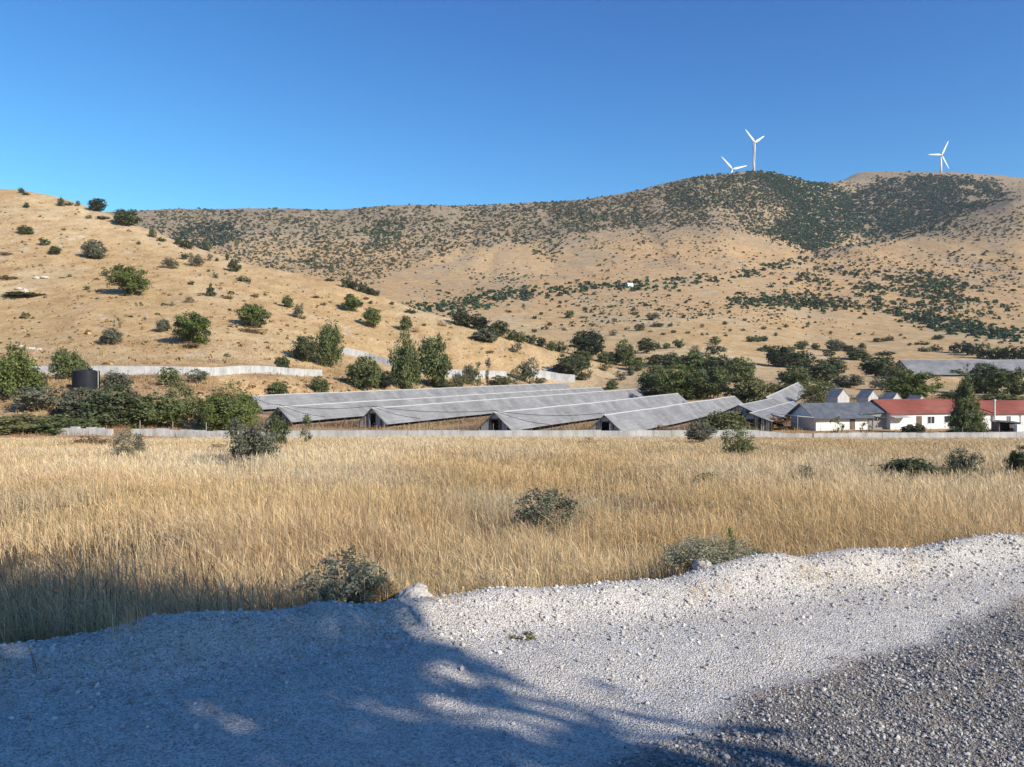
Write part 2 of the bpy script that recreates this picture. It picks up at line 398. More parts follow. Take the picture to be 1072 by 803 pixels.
def hit(px, py, dmin=12.0, dmax=3200.0):
    """where the sight line of a photo pixel meets the ground (vectorised); falls back to the nearest approach"""
    px = np.atleast_1d(np.asarray(px, float)); py = np.atleast_1d(np.asarray(py, float))
    out = np.empty((len(px), 3)); ok = np.zeros(len(px), bool)
    ds = DSAMP[(DSAMP >= dmin) & (DSAMP <= dmax)]
    for s in range(0, len(px), 2000):
        a = px[s:s + 2000, None]; b = py[s:s + 2000, None]
        X = (a - CX) / F * ds; Y = np.broadcast_to(ds, X.shape); Zr = EYE - (b - HY) / F * ds
        g = Zr - h(X, Y)
        below = g <= 0; i = np.argmax(below, 1); o = below.any(1)
        i2 = np.argmin(g / ds, 1); i = np.where(o, i, i2)
        rows = np.arange(len(i)); im = np.maximum(i - 1, 0)
        g1 = g[rows, i]; g0 = g[rows, im]; t = np.where(o & (i > 0), g0 / (g0 - g1 + 1e-9), 1.0)
        D = ds[im] + (ds[i] - ds[im]) * np.clip(t, 0, 1)
        x = (a[:, 0] - CX) / F * D; out[s:s + 2000, 0] = x; out[s:s + 2000, 1] = D; ok[s:s + 2000] = o
    out[:, 2] = h(out[:, 0], out[:, 1])
    return out, ok

# building pads
E0 = EYE - 10.1
SHEDS = []       # near ridge x, y, length, base z
for x, y, L, b in ((-51.9, 154.3, 152, EYE - 9.0), (-40, 132.8, 149, EYE - 10.0), (-23.4, 129.6, 135, E0), (-2.6, 116, 97, E0), (13.2, 110, 84.5, E0)):
    SHEDS.append((x, y, L, b)); add_pad(x, y, x + SHED_AX[0] * L, y + SHED_AX[1] * L, b, 5, 10)
add_pad(35, 124, 70, 170, E0, 16, 24)
add_pad(48, 112, 85, 125, EYE - 9.5, 16, 24)
add_pad(54.5, 170, 78, 216, EYE - 9.7, 5, 12, EYE - 7.4)
add_pad(150, 322, 260, 330, EYE - 3.6, 12, 24)

# ------------------------------------------------------------------ ground sheet
def polar_grid(th, rr):
    T, RR = np.meshgrid(th, rr)            # rows = r
    X = RR * np.sin(T); Y = RR * np.cos(T)
    nr, nt_ = T.shape
    idx = np.arange(nr * nt_).reshape(nr, nt_)
    q = np.stack([idx[:-1, :-1], idx[:-1, 1:], idx[1:, 1:], idx[1:, :-1]], -1).reshape(-1, 4)[:, ::-1]
    wrap = np.stack([idx[:-1, -1], idx[:-1, 0], idx[1:, 0], idx[1:, -1]], -1)[:, ::-1]
    return X.ravel(), Y.ravel(), np.concatenate([q, wrap])
th = R(1) * np.concatenate([np.arange(-180, -38, 2.0), np.arange(-38, 38, .085), np.arange(38, 180, 2.0)])
rr = np.concatenate([[.02], np.linspace(.6, 6, 12), np.exp(np.linspace(math.log(6.4), math.log(90), 150)), np.exp(np.linspace(math.log(91), math.log(4200), 480))])
gx, gy, gq = polar_grid(th, rr)
gz = h(gx, gy)
GD = np.hypot(gx, gy)
n1 = fbm(gx / 38, gy / 60, 51, 4)[:, None]; n2 = fbm(gx / 5, gy / 9, 52, 3)[:, None]; n3 = fbm(gx / 220, gy / 300, 53, 3)[:, None]
straw = np.array((.52, .37, .195)); pale = np.array((.57, .45, .275)); red = np.array((.43, .275, .15)); pink = np.array((.50, .345, .185)); greyish = np.array((.33, .28, .21))
col = straw + (pale - straw) * np.clip(.25 + 1.3 * n1, 0, 1) + (red - straw) * np.clip(.9 * n2 + .5 * n1 - .1, 0, 1) * .6
wf = sstep(450, 1100, GD)[:, None]
colf = pink + (pale - pink) * np.clip(.1 + n3 * 1.2, 0, 1) * .5 + (greyish - pink) * np.clip(n1 * 1.2, 0, 1) * .8
pc = CX + F * gx / np.maximum(gy, 1); pr = HY - (gz - EYE) / np.maximum(gy, 1) * F
hi = (sstep(265, 235, pr) * sstep(1050, 1350, GD))[:, None]                # stony upper slopes
colf = colf * (1 - .75 * hi) + (np.array((.27, .225, .16)) + .10 * n2) * .75 * hi
col = col * (1 - wf) + colf * wf
nearw = sstep(104, 80, GD)[:, None]
col = col * (1 - nearw) + np.array((.27, .19, .10)) * (1 + .3 * n2) * nearw
bank = (sstep(95, 112, GD) * sstep(215, 180, GD) * sstep(50, 90, gx * 0 + 100))[:, None] * np.clip(.55 + n2 * 1.6, 0, 1)
col = col + (np.array((.40, .235, .125)) - col) * bank * .55
for (bx, by, L_, b_) in SHEDS:
    u_ = (gx - bx) * SHED_AX[0] + (gy - by) * SHED_AX[1]; v_ = np.abs(-(gx - bx) * SHED_AX[1] + (gy - by) * SHED_AX[0])
    yd = (sstep(-6, 0, u_) * sstep(L_ + 6, L_, u_) * sstep(13, 8, v_))[:, None]; col = col + (np.array((.17, .115, .075)) * (1 + .4 * n2) - col) * yd * .85
rocky = np.clip((fbm(gx / 2.2, gy / 4, 55, 3) - .38) * 4, 0, 1)[:, None] * np.clip(fbm(gx / 45, gy / 60, 56, 2) * 3, 0, 1)[:, None] * sstep(160, 200, GD)[:, None] * sstep(560, 460, GD)[:, None]
col = col + (np.array((.55, .50, .44)) - col) * rocky * .8
gm, nt, p = new_mat("dry_hillside")
a = N(nt, "ShaderNodeAttribute", attribute_name="tint")
nA = noise_node(nt, (1, 1, 1), .9, 6, .7); nB = noise_node(nt, (1, 1, 1), .07, 6, .65); nC = noise_node(nt, (1, .35, 1), .25, 5, .7)
c = mix(nt, a.outputs[0], ramp(nt, nA.outputs[0], [(.3, .68), (.7, 1.22)]).outputs[0], 1, 'MULTIPLY')
c = mix(nt, c, ramp(nt, nB.outputs[0], [(.3, (.76, .72, .68)), (.7, (1.1, 1.1, 1.1))]).outputs[0], 1, 'MULTIPLY')
c = mix(nt, c, ramp(nt, nC.outputs[0], [(.28, (.72, .66, .6)), (.5, (1.0, 1.0, 1.0)), (.75, (1.1, 1.12, 1.15))]).outputs[0], 1, 'MULTIPLY')
nt.links.new(c, p.inputs["Base Color"]); p.inputs["Roughness"].default_value = 1; p.inputs["Specular IOR Level"].default_value = .05
bump(nt, p, nA.outputs[0], .6, .7)
ground = link("ground", poly_mesh("ground", np.stack([gx, gy, gz], 1), [gq], [gm], np.clip(col, .02, .8), smooth=True))
tag(ground, "dry straw coloured ground running from the field up over the hills", "ground", kind="structure")

# ------------------------------------------------------------------ gravel road
th = R(1) * np.concatenate([np.arange(-180, -37, 2.0), np.arange(-37, 37, .09), np.arange(37, 180, 2.0)])
rr = np.concatenate([[.02], np.linspace(.5, 2.7, 12), np.exp(np.linspace(math.log(2.76), math.log(9.5), 330)), np.exp(np.linspace(math.log(9.6), math.log(60), 70))])
gx, gy, gq = polar_grid(th, rr)
e = edge_dist(gx, gy)
keep = (e > -7.4) & (e < .9)
gq = gq[keep[gq].all(1)]
used, inv = np.unique(gq, return_inverse=True); gq = inv.reshape(-1, 4); gx, gy, e = gx[used], gy[used], e[used]
gz = road_h(gx, gy)
cs = coarse(gx, gy)[:, None]; nn = fbm(gx / .8, gy / .8, 61, 4)[:, None]
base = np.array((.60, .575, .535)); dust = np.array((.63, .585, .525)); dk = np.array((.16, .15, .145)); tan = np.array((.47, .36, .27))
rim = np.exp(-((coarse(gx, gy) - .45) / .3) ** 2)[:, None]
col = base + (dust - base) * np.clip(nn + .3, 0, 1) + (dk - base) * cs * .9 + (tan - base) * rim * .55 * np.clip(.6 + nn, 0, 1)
fe = sstep(-.05, .25, e + .25 * fbm(gx / .4, gy / .4, 63, 3))[:, None]; col = col + (np.array((.27, .19, .11)) - col) * fe
rm, nt, p = new_mat("crushed_limestone_road")
a = N(nt, "ShaderNodeAttribute", attribute_name="tint")
mp = mapped(nt, (1, 1, 1)); vo = N(nt, "ShaderNodeTexVoronoi"); vo.inputs["Scale"].default_value = 120; nt.links.new(mp.outputs[0], vo.inputs["Vector"])
vo2 = N(nt, "ShaderNodeTexVoronoi"); vo2.inputs["Scale"].default_value = 62; nt.links.new(mp.outputs[0], vo2.inputs["Vector"])
sp = N(nt, "ShaderNodeSeparateColor"); nt.links.new(vo.outputs["Color"], sp.inputs[0])
c = mix(nt, a.outputs[0], ramp(nt, sp.outputs[0], [(.0, .50), (.5, .98), (1.0, 1.2)]).outputs[0], 1, 'MULTIPLY')
nA = noise_node(nt, (1, 1, 1), 7, 5, .7)
c = mix(nt, c, ramp(nt, nA.outputs[0], [(.3, .82), (.7, 1.1)]).outputs[0], 1, 'MULTIPLY')
nt.links.new(c, p.inputs["Base Color"]); p.inputs["Roughness"].default_value = .95; p.inputs["Specular IOR Level"].default_value = .15
ad = N(nt, "ShaderNodeMath", operation='ADD'); nt.links.new(vo.outputs["Distance"], ad.inputs[0]); nt.links.new(vo2.outputs["Distance"], ad.inputs[1])
iv = N(nt, "ShaderNodeMath", operation='MULTIPLY'); iv.inputs[1].default_value = -1; nt.links.new(ad.outputs[0], iv.inputs[0])
bump(nt, p, iv.outputs[0], .009, .8)
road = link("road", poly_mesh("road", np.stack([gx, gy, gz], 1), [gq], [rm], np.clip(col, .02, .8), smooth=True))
tag(road, "pale crushed limestone road with a low stony berm along the field", "road", kind="structure")

# ------------------------------------------------------------------ loose stones (nobody could count them)
def ico():
    t = (1 + 5 ** .5) / 2
    v = np.array([(-1, t, 0), (1, t, 0), (-1, -t, 0), (1, -t, 0), (0, -1, t), (0, 1, t), (0, -1, -t), (0, 1, -t), (t, 0, -1), (t, 0, 1), (-t, 0, -1), (-t, 0, 1)], float)
    f = np.array([(0, 11, 5), (0, 5, 1), (0, 1, 7), (0, 7, 10), (0, 10, 11), (1, 5, 9), (5, 11, 4), (11, 10, 2), (10, 7, 6), (7, 1, 8), (3, 9, 4), (3, 4, 2), (3, 2, 6), (3, 6, 8), (3, 8, 9), (4, 9, 5), (2, 4, 11), (6, 2, 10), (8, 6, 7), (9, 8, 1)])
    return v / np.linalg.norm(v[0]), f
def rand_rot(n):
    q = rng.normal(size=(n, 4)); q /= np.linalg.norm(q, axis=1)[:, None]
    w, x, y, z = q.T
    return np.stack([1 - 2 * (y * y + z * z), 2 * (x * y - z * w), 2 * (x * z + y * w), 2 * (x * y + z * w), 1 - 2 * (x * x + z * z), 2 * (y * z - x * w), 2 * (x * z - y * w), 2 * (y * z + x * w), 1 - 2 * (x * x + y * y)], 1).reshape(n, 3, 3)
def stone_mesh(name, pos, size, color):
    v0, f0 = ico(); n = len(pos)
    v = v0[None] * (1 + rng.uniform(-.28, .28, (n, 12, 1)))
    v = v * rng.uniform(.6, 1.15, (n, 1, 3))
    v = np.einsum('nij,nkj->nki', rand_rot(n), v) * (size[:, None, None] * .5)
    v[:, :, 2] *= .8
    v = v + pos[:, None, :]
    f = f0[None] + (np.arange(n) * 12)[:, None, None]
    return poly_mesh(name, v.reshape(-1, 3), [f.reshape(-1, 3)], [M['stone']], np.repeat(color, 12, 0))
def in_view(n, ymax=20, over=.72, ymin=2.7):
    """random points on the road in front of the camera, uniform on the ground"""
    y = np.sqrt(rng.uniform(ymin ** 2, ymax ** 2, n)); x = y * rng.uniform(-over, over, n)
    return x, y
P_, S_, C_ = [], [], []
def scatter_stones(n, dens, smin, smax, cA, cB, ymax, over=1.05, ymin=2.3):
    x, y = in_view(int(n * over / .72), ymax, over, ymin); e = edge_dist(x, y); d = dens(x, y, e)
    k = rng.random(len(x)) < d; x, y = x[k], y[k]
    s = smin * (smax / smin) ** (rng.random(len(x)) ** 1.7)
    P_.append(np.stack([x, y, road_h(x, y) + s * .16], 1)); S_.append(s)
    t = rng.random((len(x), 1)); C_.append((np.array(cA) * (1 - t) + np.array(cB) * t) * rng.uniform(.6, 1.18, (len(x), 1)))
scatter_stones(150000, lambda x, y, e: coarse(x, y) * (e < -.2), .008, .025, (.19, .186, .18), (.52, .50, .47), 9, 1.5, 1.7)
scatter_stones(60000, lambda x, y, e: np.exp(-((e + .42) / .5) ** 2) * (e < .16) * .95, .009, .034, (.42, .405, .38), (.68, .65, .60), 10)
scatter_stones(150000, lambda x, y, e: (e < -.3) * (.25 + .5 * np.clip(fbm(x / .5, y / .5, 71, 3) + .1, 0, 1)), .005, .015, (.42, .405, .38), (.68, .65, .61), 9)
scatter_stones(16000, lambda x, y, e: (e < .25) * np.exp(-np.clip(e + .5, 0, 9) * 2) * .5, .012, .036, (.36, .35, .33), (.60, .57, .53), 22)
scatter_stones(600, lambda x, y, e: (e < -.2) * .12, .02, .045, (.3, .29, .28), (.6, .57, .53), 10)
scatter_stones(420, lambda x, y, e: np.exp(-((e + .1) / .3) ** 2) * .25, .05, .11, (.42, .39, .35), (.60, .56, .50), 12)
gravel = link("gravel", stone_mesh("gravel", np.concatenate(P_), np.concatenate(S_), np.concatenate(C_)))
tag(gravel, "loose pale grey crushed stones lying over the road", "gravel", kind="stuff")

# ------------------------------------------------------------------ dry grass of the field
def blades(x, y, length, width, color, head, lean):
    n = len(x); e = edge_dist(x, y)
    z = h(x, y); m = e < .9; z[m] = np.maximum(z[m], road_h(x[m], y[m]))
    p0 = np.stack([x, y, z - .02], 1)
    yaw = rng.uniform(0, 2 * np.pi, n); side = np.stack([np.cos(yaw), np.sin(yaw), 0 * yaw], 1)
    wind = rng.normal(-.35, .5, n)[:, None] * np.array((.8, .15, 0)) + rng.normal(0, .45, (n, 3)) * np.array((1, 1, 0))
    L = lean[:, None] * wind
    def at(t): return p0 + np.stack([L[:, 0] * t * t * length, L[:, 1] * t * t * length, length * (t - .18 * lean * t * t)], 1)
    w = (width * .5)[:, None] * side
    a = ~head
    def asm(sel, rows):
        k = sel.sum(); V = np.stack([r[sel] for r in rows], 1); return V, k
    VA, ka = asm(a, [at(0) - w * .9, at(0) + w * .9, at(.55) - w, at(.55) + w, at(1.0)])
    VB, kb = asm(head, [at(0) - w * .6, at(0) + w * .6, at(.74) - w * .45, at(.74) + w * .45, at(.86) - w * 1.5, at(.86) + w * 1.5, at(1.0)])
    ba = (np.arange(ka) * 5)[:, None]; bb = (np.arange(kb) * 7)[:, None] + ka * 5
    q = np.concatenate([ba + np.array((0, 1, 3, 2)), bb + np.array((0, 1, 3, 2)), bb + np.array((2, 3, 5, 4))])
    t = np.concatenate([ba + np.array((2, 3, 4)), bb + np.array((4, 5, 6))])
    V = np.concatenate([VA.reshape(-1, 3), VB.reshape(-1, 3)])
    C = np.concatenate([np.repeat(color[a], 5, 0), np.repeat(color[head], 7, 0)])
    return V, q, t, C
def field_points(n, r0, r1, th0, th1, pw):
    u = rng.random(n); k = 2 - pw
    r = (r0 ** k + u * (r1 ** k - r0 ** k)) ** (1 / k)
    t = rng.uniform(th0, th1, n)
    return r * np.sin(t), r * np.cos(t), r
GX = []
for n, r0, r1, t0, t1, pw in ((110000, 4.2, 9, -.74, .74, .3), (700000, 9, 101, -.68, .70, 1.55), (9000, 4.2, 26, -1.35, -.74, 1.2), (6000, 9, 40, .74, 1.2, 1.2)):
    x, y, r = field_points(n, r0, r1, t0, t1, pw); GX.append(np.stack([x, y, r], 1))
G = np.concatenate(GX); x, y, r = G.T
e = edge_dist(x, y)
patch = fbm(x / 2.6, y / 3.4, 81, 4); patch2 = fbm(x / 9, y / 14, 82, 3); fine = fbm(x / .55, y / .55, 83, 2)
BARE = []     # (x, y, radius) spots with no tall grass
k = (e > .03 + .28 * np.clip(.4 + fbm(x / .5, y / .5, 84, 2), 0, 1)) & (rng.random(len(x)) < np.clip(.62 + 1.2 * patch + .7 * fine, .08, 1))
verge = (e > -.55) & (e <= .2) & (r < 16) & (rng.random(len(x)) < .55 * (fbm(x / .35, y / .35, 87, 2) > .42))      # odd tufts on the berm
k |= verge
k &= ~((y > 97.2) & (r > 90))
x, y, r, e, patch, patch2, fine = [q[k] for q in (x, y, r, e, patch, patch2, fine)]
n = len(x)
ln = np.clip(.41 + .30 * patch + .18 * patch2 + rng.normal(0, .11, n), .14, .95) * (.5 + .5 * sstep(0, .9, e)) * np.where(e < .03, .55, 1) * (1 - .45 * sstep(30, 95, r))
wd = np.where(r < 9, .0036, .0036 * (r / 9) ** .9) * rng.uniform(.7, 1.5, n)
cA = np.array((.69, .495, .262)); cB = np.array((.81, .675, .455)); cC = np.array((.40, .235, .115)); cD = np.array((.52, .49, .40)); cE = np.array((.27, .26, .12))
t1 = np.clip(.35 + .9 * patch2 + rng.normal(0, .3, n), 0, 1)[:, None]; t2 = np.clip(-.25 + .9 * fbm(x / 4, y / 6, 85, 3) + rng.normal(0, .28, n), 0, 1)[:, None]
col = cA * (1 - t1) + cB * t1; col = col * (1 - t2) + cC * t2
pg = (np.clip(fbm(x / 5, y / 7, 86, 3) * 1.6 - .25, 0, 1) * (rng.random(n) < .7))[:, None]; col = col * (1 - pg * .7) + cD * pg * .7
gr = ((rng.random(n) < .04 + .16 * (patch2 < -.25)) * .7)[:, None]; col = col * (1 - gr) + cE * gr
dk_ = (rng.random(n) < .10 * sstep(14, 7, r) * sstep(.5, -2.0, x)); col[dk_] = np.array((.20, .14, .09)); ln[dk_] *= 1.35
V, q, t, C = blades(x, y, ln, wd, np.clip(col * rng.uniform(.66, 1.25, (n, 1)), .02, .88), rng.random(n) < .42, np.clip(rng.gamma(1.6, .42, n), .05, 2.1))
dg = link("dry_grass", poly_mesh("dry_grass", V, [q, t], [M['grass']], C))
tag(dg, "tall dry straw yellow grass covering the flat field", "grass", kind="stuff")

# ------------------------------------------------------------------ far scrub: thousands of bushes that read as one cover
def tuft_template(nq, seed):
    """unit bush (base radius about .5, height about 1): leaf-clump quads spread through a dome"""
    g = np.random.default_rng(seed)
    d = g.normal(size=(nq, 3)); d /= np.linalg.norm(d, axis=1)[:, None]; d[:, 2] = np.abs(d[:, 2]) * .95
    rad = .33 + .2 * g.random(nq)
    c = d * rad[:, None] * np.array((1, 1, 1.55)); c[:, 2] += .08
    nrm = d + g.normal(0, .55, (nq, 3)); nrm /= np.linalg.norm(nrm, axis=1)[:, None]
    u = np.cross(nrm, (0, 0, 1)) + 1e-6; u /= np.linalg.norm(u, axis=1)[:, None]; w = np.cross(nrm, u)
    s = .17 + .12 * g.random(nq); s = s[:, None]
    v = np.stack([c - u * s - w * s * .6, c + u * s * .8 - w * s, c + u * s + w * s * .7, c - u * s * .7 + w * s], 1)
    return v
def polygon_points(poly, n):
    poly = np.array(poly, float); lo, hi_ = poly.min(0), poly.max(0); out = []
    tot = 0
    while tot < n:
        p = rng.uniform(lo, hi_, (n * 3, 2)); inside = np.zeros(len(p), bool); j = len(poly) - 1
        for i in range(len(poly)):
            (xi, yi), (xj, yj) = poly[i], poly[j]
            cr = ((yi > p[:, 1]) != (yj > p[:, 1])) & (p[:, 0] < (xj - xi) * (p[:, 1] - yi) / (yj - yi + 1e-12) + xi)
            inside ^= cr; j = i
        p = p[inside]; out.append(p); tot += len(p)
    return np.concatenate(out)[:n]
SCRUB = []; NS, WS, TH = 1.05, .66, .08      # x, y, z, width, height, colour
def add_scrub(poly, n, w0, w1, thr=-9, scale=90, colr=(.05, .058, .036), var=.25, dmin=480, flat=.75, seed=0):
    n = int(n * NS); w0, w1 = w0 * WS, w1 * WS; thr = thr + TH
    p = polygon_points(poly, n); p = p + rng.normal(0, 1, p.shape) * np.array((4.5, 2.2)); P, ok = hit(p[:, 0], p[:, 1], dmin=dmin)
    k = ok & (fbm(P[:, 0] / scale, P[:, 1] / (scale * 1.8), 200 + seed, 4) + rng.normal(0, .17, len(P)) > thr) & (P[:, 1] > dmin + 5)
    P = P[k]; n = len(P)
    w = w0 * .8 * (w1 * 1.25 / w0) ** (rng.random(n) ** 1.7) * P[:, 1] / F          # from photo pixels to metres at that distance
    hgt = w * flat * rng.uniform(.7, 1.35, n)
    c = np.array(colr) * rng.uniform(1 - var, 1 + var, (n, 1)) * (1 + rng.normal(0, .08, (n, 3)))
    SCRUB.append(np.concatenate([P, w[:, None], hgt[:, None], c], 1))
GRN = (.070, .095, .042); GRY = (.098, .106, .062); DKG = (.048, .082, .042)
# upper main hill, its right flank of close forest, the dark hill behind and the gully
add_scrub([(560, 214), (650, 205), (700, 193), (745, 184), (790, 180), (815, 184), (838, 215), (850, 262), (820, 252), (760, 238), (690, 236), (600, 242)], 6200, 2.0, 4.6, -.45, 60, GRY)
add_scrub([(700, 194), (745, 185), (790, 180), (820, 184), (835, 210), (770, 220), (700, 215)], 1500, 2, 5, -9, 60, GRN)
add_scrub([(790, 180), (815, 183), (830, 187), (862, 191), (880, 200), (893, 222), (902, 240), (875, 254), (855, 266), (835, 259), (812, 247), (800, 243), (830, 225), (812, 200)], 4600, 2.4, 5.4, -9, 60, DKG)
add_scrub([(880, 205), (905, 200), (925, 186), (960, 184), (1000, 186), (1040, 190), (1055, 205), (1000, 228), (950, 240), (905, 250), (895, 225)], 6000, 2.0, 5.0, -.62, 70, (.056, .084, .050))
add_scrub([(885, 195), (930, 184), (1000, 185), (1060, 190), (1072, 190), (1072, 198), (1000, 200), (930, 200)], 380, 1.6, 3.6, -.3, 70, GRN)
add_scrub([(862, 190), (890, 190), (905, 200), (893, 215), (880, 200)], 160, 1.6, 3.4, -9, 60, GRN)
add_scrub([(870, 254), (905, 244), (950, 232), (1010, 222), (1040, 208), (1072, 198), (1072, 245), (1030, 250), (960, 252), (900, 262), (860, 272)], 750, 2, 4.4, -.15, 80, GRY)
add_scrub([(855, 266), (905, 250), (950, 240), (1000, 230), (1010, 234), (950, 248), (905, 258), (860, 272)], 420, 2.4, 5, -.4, 60, DKG)
# the long flank from the left to the main hill: speckled, thinning downwards
add_scrub([(120, 219), (300, 221), (400, 218), (520, 213), (600, 209), (640, 240), (560, 252), (470, 262), (390, 296), (330, 302), (230, 270), (150, 242)], 7200, 2.0, 5.0, -.42, 75, GRY, .35)
add_scrub([(190, 240), (215, 232), (250, 236), (250, 250), (215, 262), (180, 250)], 420, 3, 6, -9, 60, (.030, .052, .034))
add_scrub([(290, 268), (340, 252), (420, 226), (445, 236), (395, 262), (350, 285), (310, 282)], 1300, 2.5, 5.5, -.12, 60, GRN)
add_scrub([(520, 240), (570, 225), (680, 222), (720, 236), (640, 252), (575, 285), (555, 262)], 900, 2.4, 5.4, .0, 55, GRN)
add_scrub([(130, 220), (640, 206), (640, 211), (400, 221), (300, 224), (130, 223)], 420, 1.6, 3.6, -.1, 60, GRN)
add_scrub([(390, 296), (470, 262), (560, 252), (690, 238), (800, 244), (850, 266), (820, 282), (740, 292), (650, 298), (560, 300), (430, 312)], 1500, 1.6, 4.2, -.12, 110, GRY)
# rows of trees on the valley floor and the belt running up to the gully
add_scrub([(480, 309), (560, 302), (650, 297), (740, 288), (790, 283), (850, 268), (862, 270), (800, 288), (752, 297), (700, 304), (640, 304), (560, 311), (490, 318)], 750, 3.5, 8, -.25, 60, DKG)
add_scrub([(395, 316), (430, 318), (480, 312), (560, 305), (570, 310), (500, 324), (470, 332), (430, 326)], 420, 3, 7.5, -.3, 60, DKG)
add_scrub([(430, 296), (560, 285), (590, 296), (520, 306), (440, 312)], 300, 2, 5, .0, 50, GRN)
# scatter over the right half of the valley
add_scrub([(560, 312), (700, 304), (860, 276), (930, 268), (1072, 262), (1072, 352), (960, 345), (860, 340), (700, 332), (600, 345), (545, 345)], 2500, 1.8, 5.2, -.02, 130, (.05, .058, .034))
add_scrub([(850, 282), (960, 282), (1072, 290), (1072, 330), (980, 336), (900, 326), (800, 318), (760, 314), (800, 300)], 2600, 2.6, 7.4, -.1, 70, GRN, .3, seed=3)
add_scrub([(890, 300), (960, 290), (1010, 300), (1000, 322), (930, 326)], 650, 3.4, 8, -.1, 60, GRN)
add_scrub([(762, 314), (800, 312), (870, 318), (860, 325), (800, 321), (765, 320)], 220, 4, 8, -.5, 60, GRN)
add_scrub([(940, 326), (1000, 334), (1072, 343), (1072, 358), (1010, 352), (950, 340)], 480, 4.5, 9, -.2, 60, DKG, dmin=430)
add_scrub([(500, 330), (620, 318), (760, 322), (900, 345), (1000, 356), (800, 354), (640, 350)], 150, 2, 5.5, -9, 60, GRY, dmin=430)
add_scrub([(860, 272), (900, 262), (960, 254), (1072, 246), (1072, 290), (960, 284), (880, 280)], 600, 1.6, 4.2, -.1, 90, GRY)
S = np.concatenate(SCRUB); n = len(S)
TT = [tuft_template(20, 300 + i) for i in range(6)]
yaw = rng.uniform(0, 2 * np.pi, n); ca, sa = np.cos(yaw), np.sin(yaw)
Vs = []; Cs = []
kind = rng.integers(0, 6, n)
for i in range(6):
    k = kind == i; T = TT[i].reshape(-1, 3); s = S[k]
    x = T[None, :, 0] * ca[k, None] - T[None, :, 1] * sa[k, None]; y = T[None, :, 0] * sa[k, None] + T[None, :, 1] * ca[k, None]
    v = np.stack([x * s[:, 3:4] * 1.12 + s[:, 0:1], y * s[:, 3:4] * 1.12 + s[:, 1:2], T[None, :, 2] * s[:, 4:5] + s[:, 2:3] - .05], -1)
    cc = np.repeat(s[:, None, 5:8], len(T), 1) * np.repeat(rng.uniform(.75, 1.3, (len(s), len(T) // 4, 1)), 4, 1)
    Vs.append(v.reshape(-1, 3)); Cs.append(cc.reshape(-1, 3))
V = np.concatenate(Vs); C = np.concatenate(Cs)
sc = link("scrub", poly_mesh("scrub", V, [np.arange(len(V)).reshape(-1, 4)], [M['scrub']], np.clip(C, .01, .5)))
tag(sc, "dark scrub and oak woodland speckling the distant tan hills", "scrub", kind="stuff")

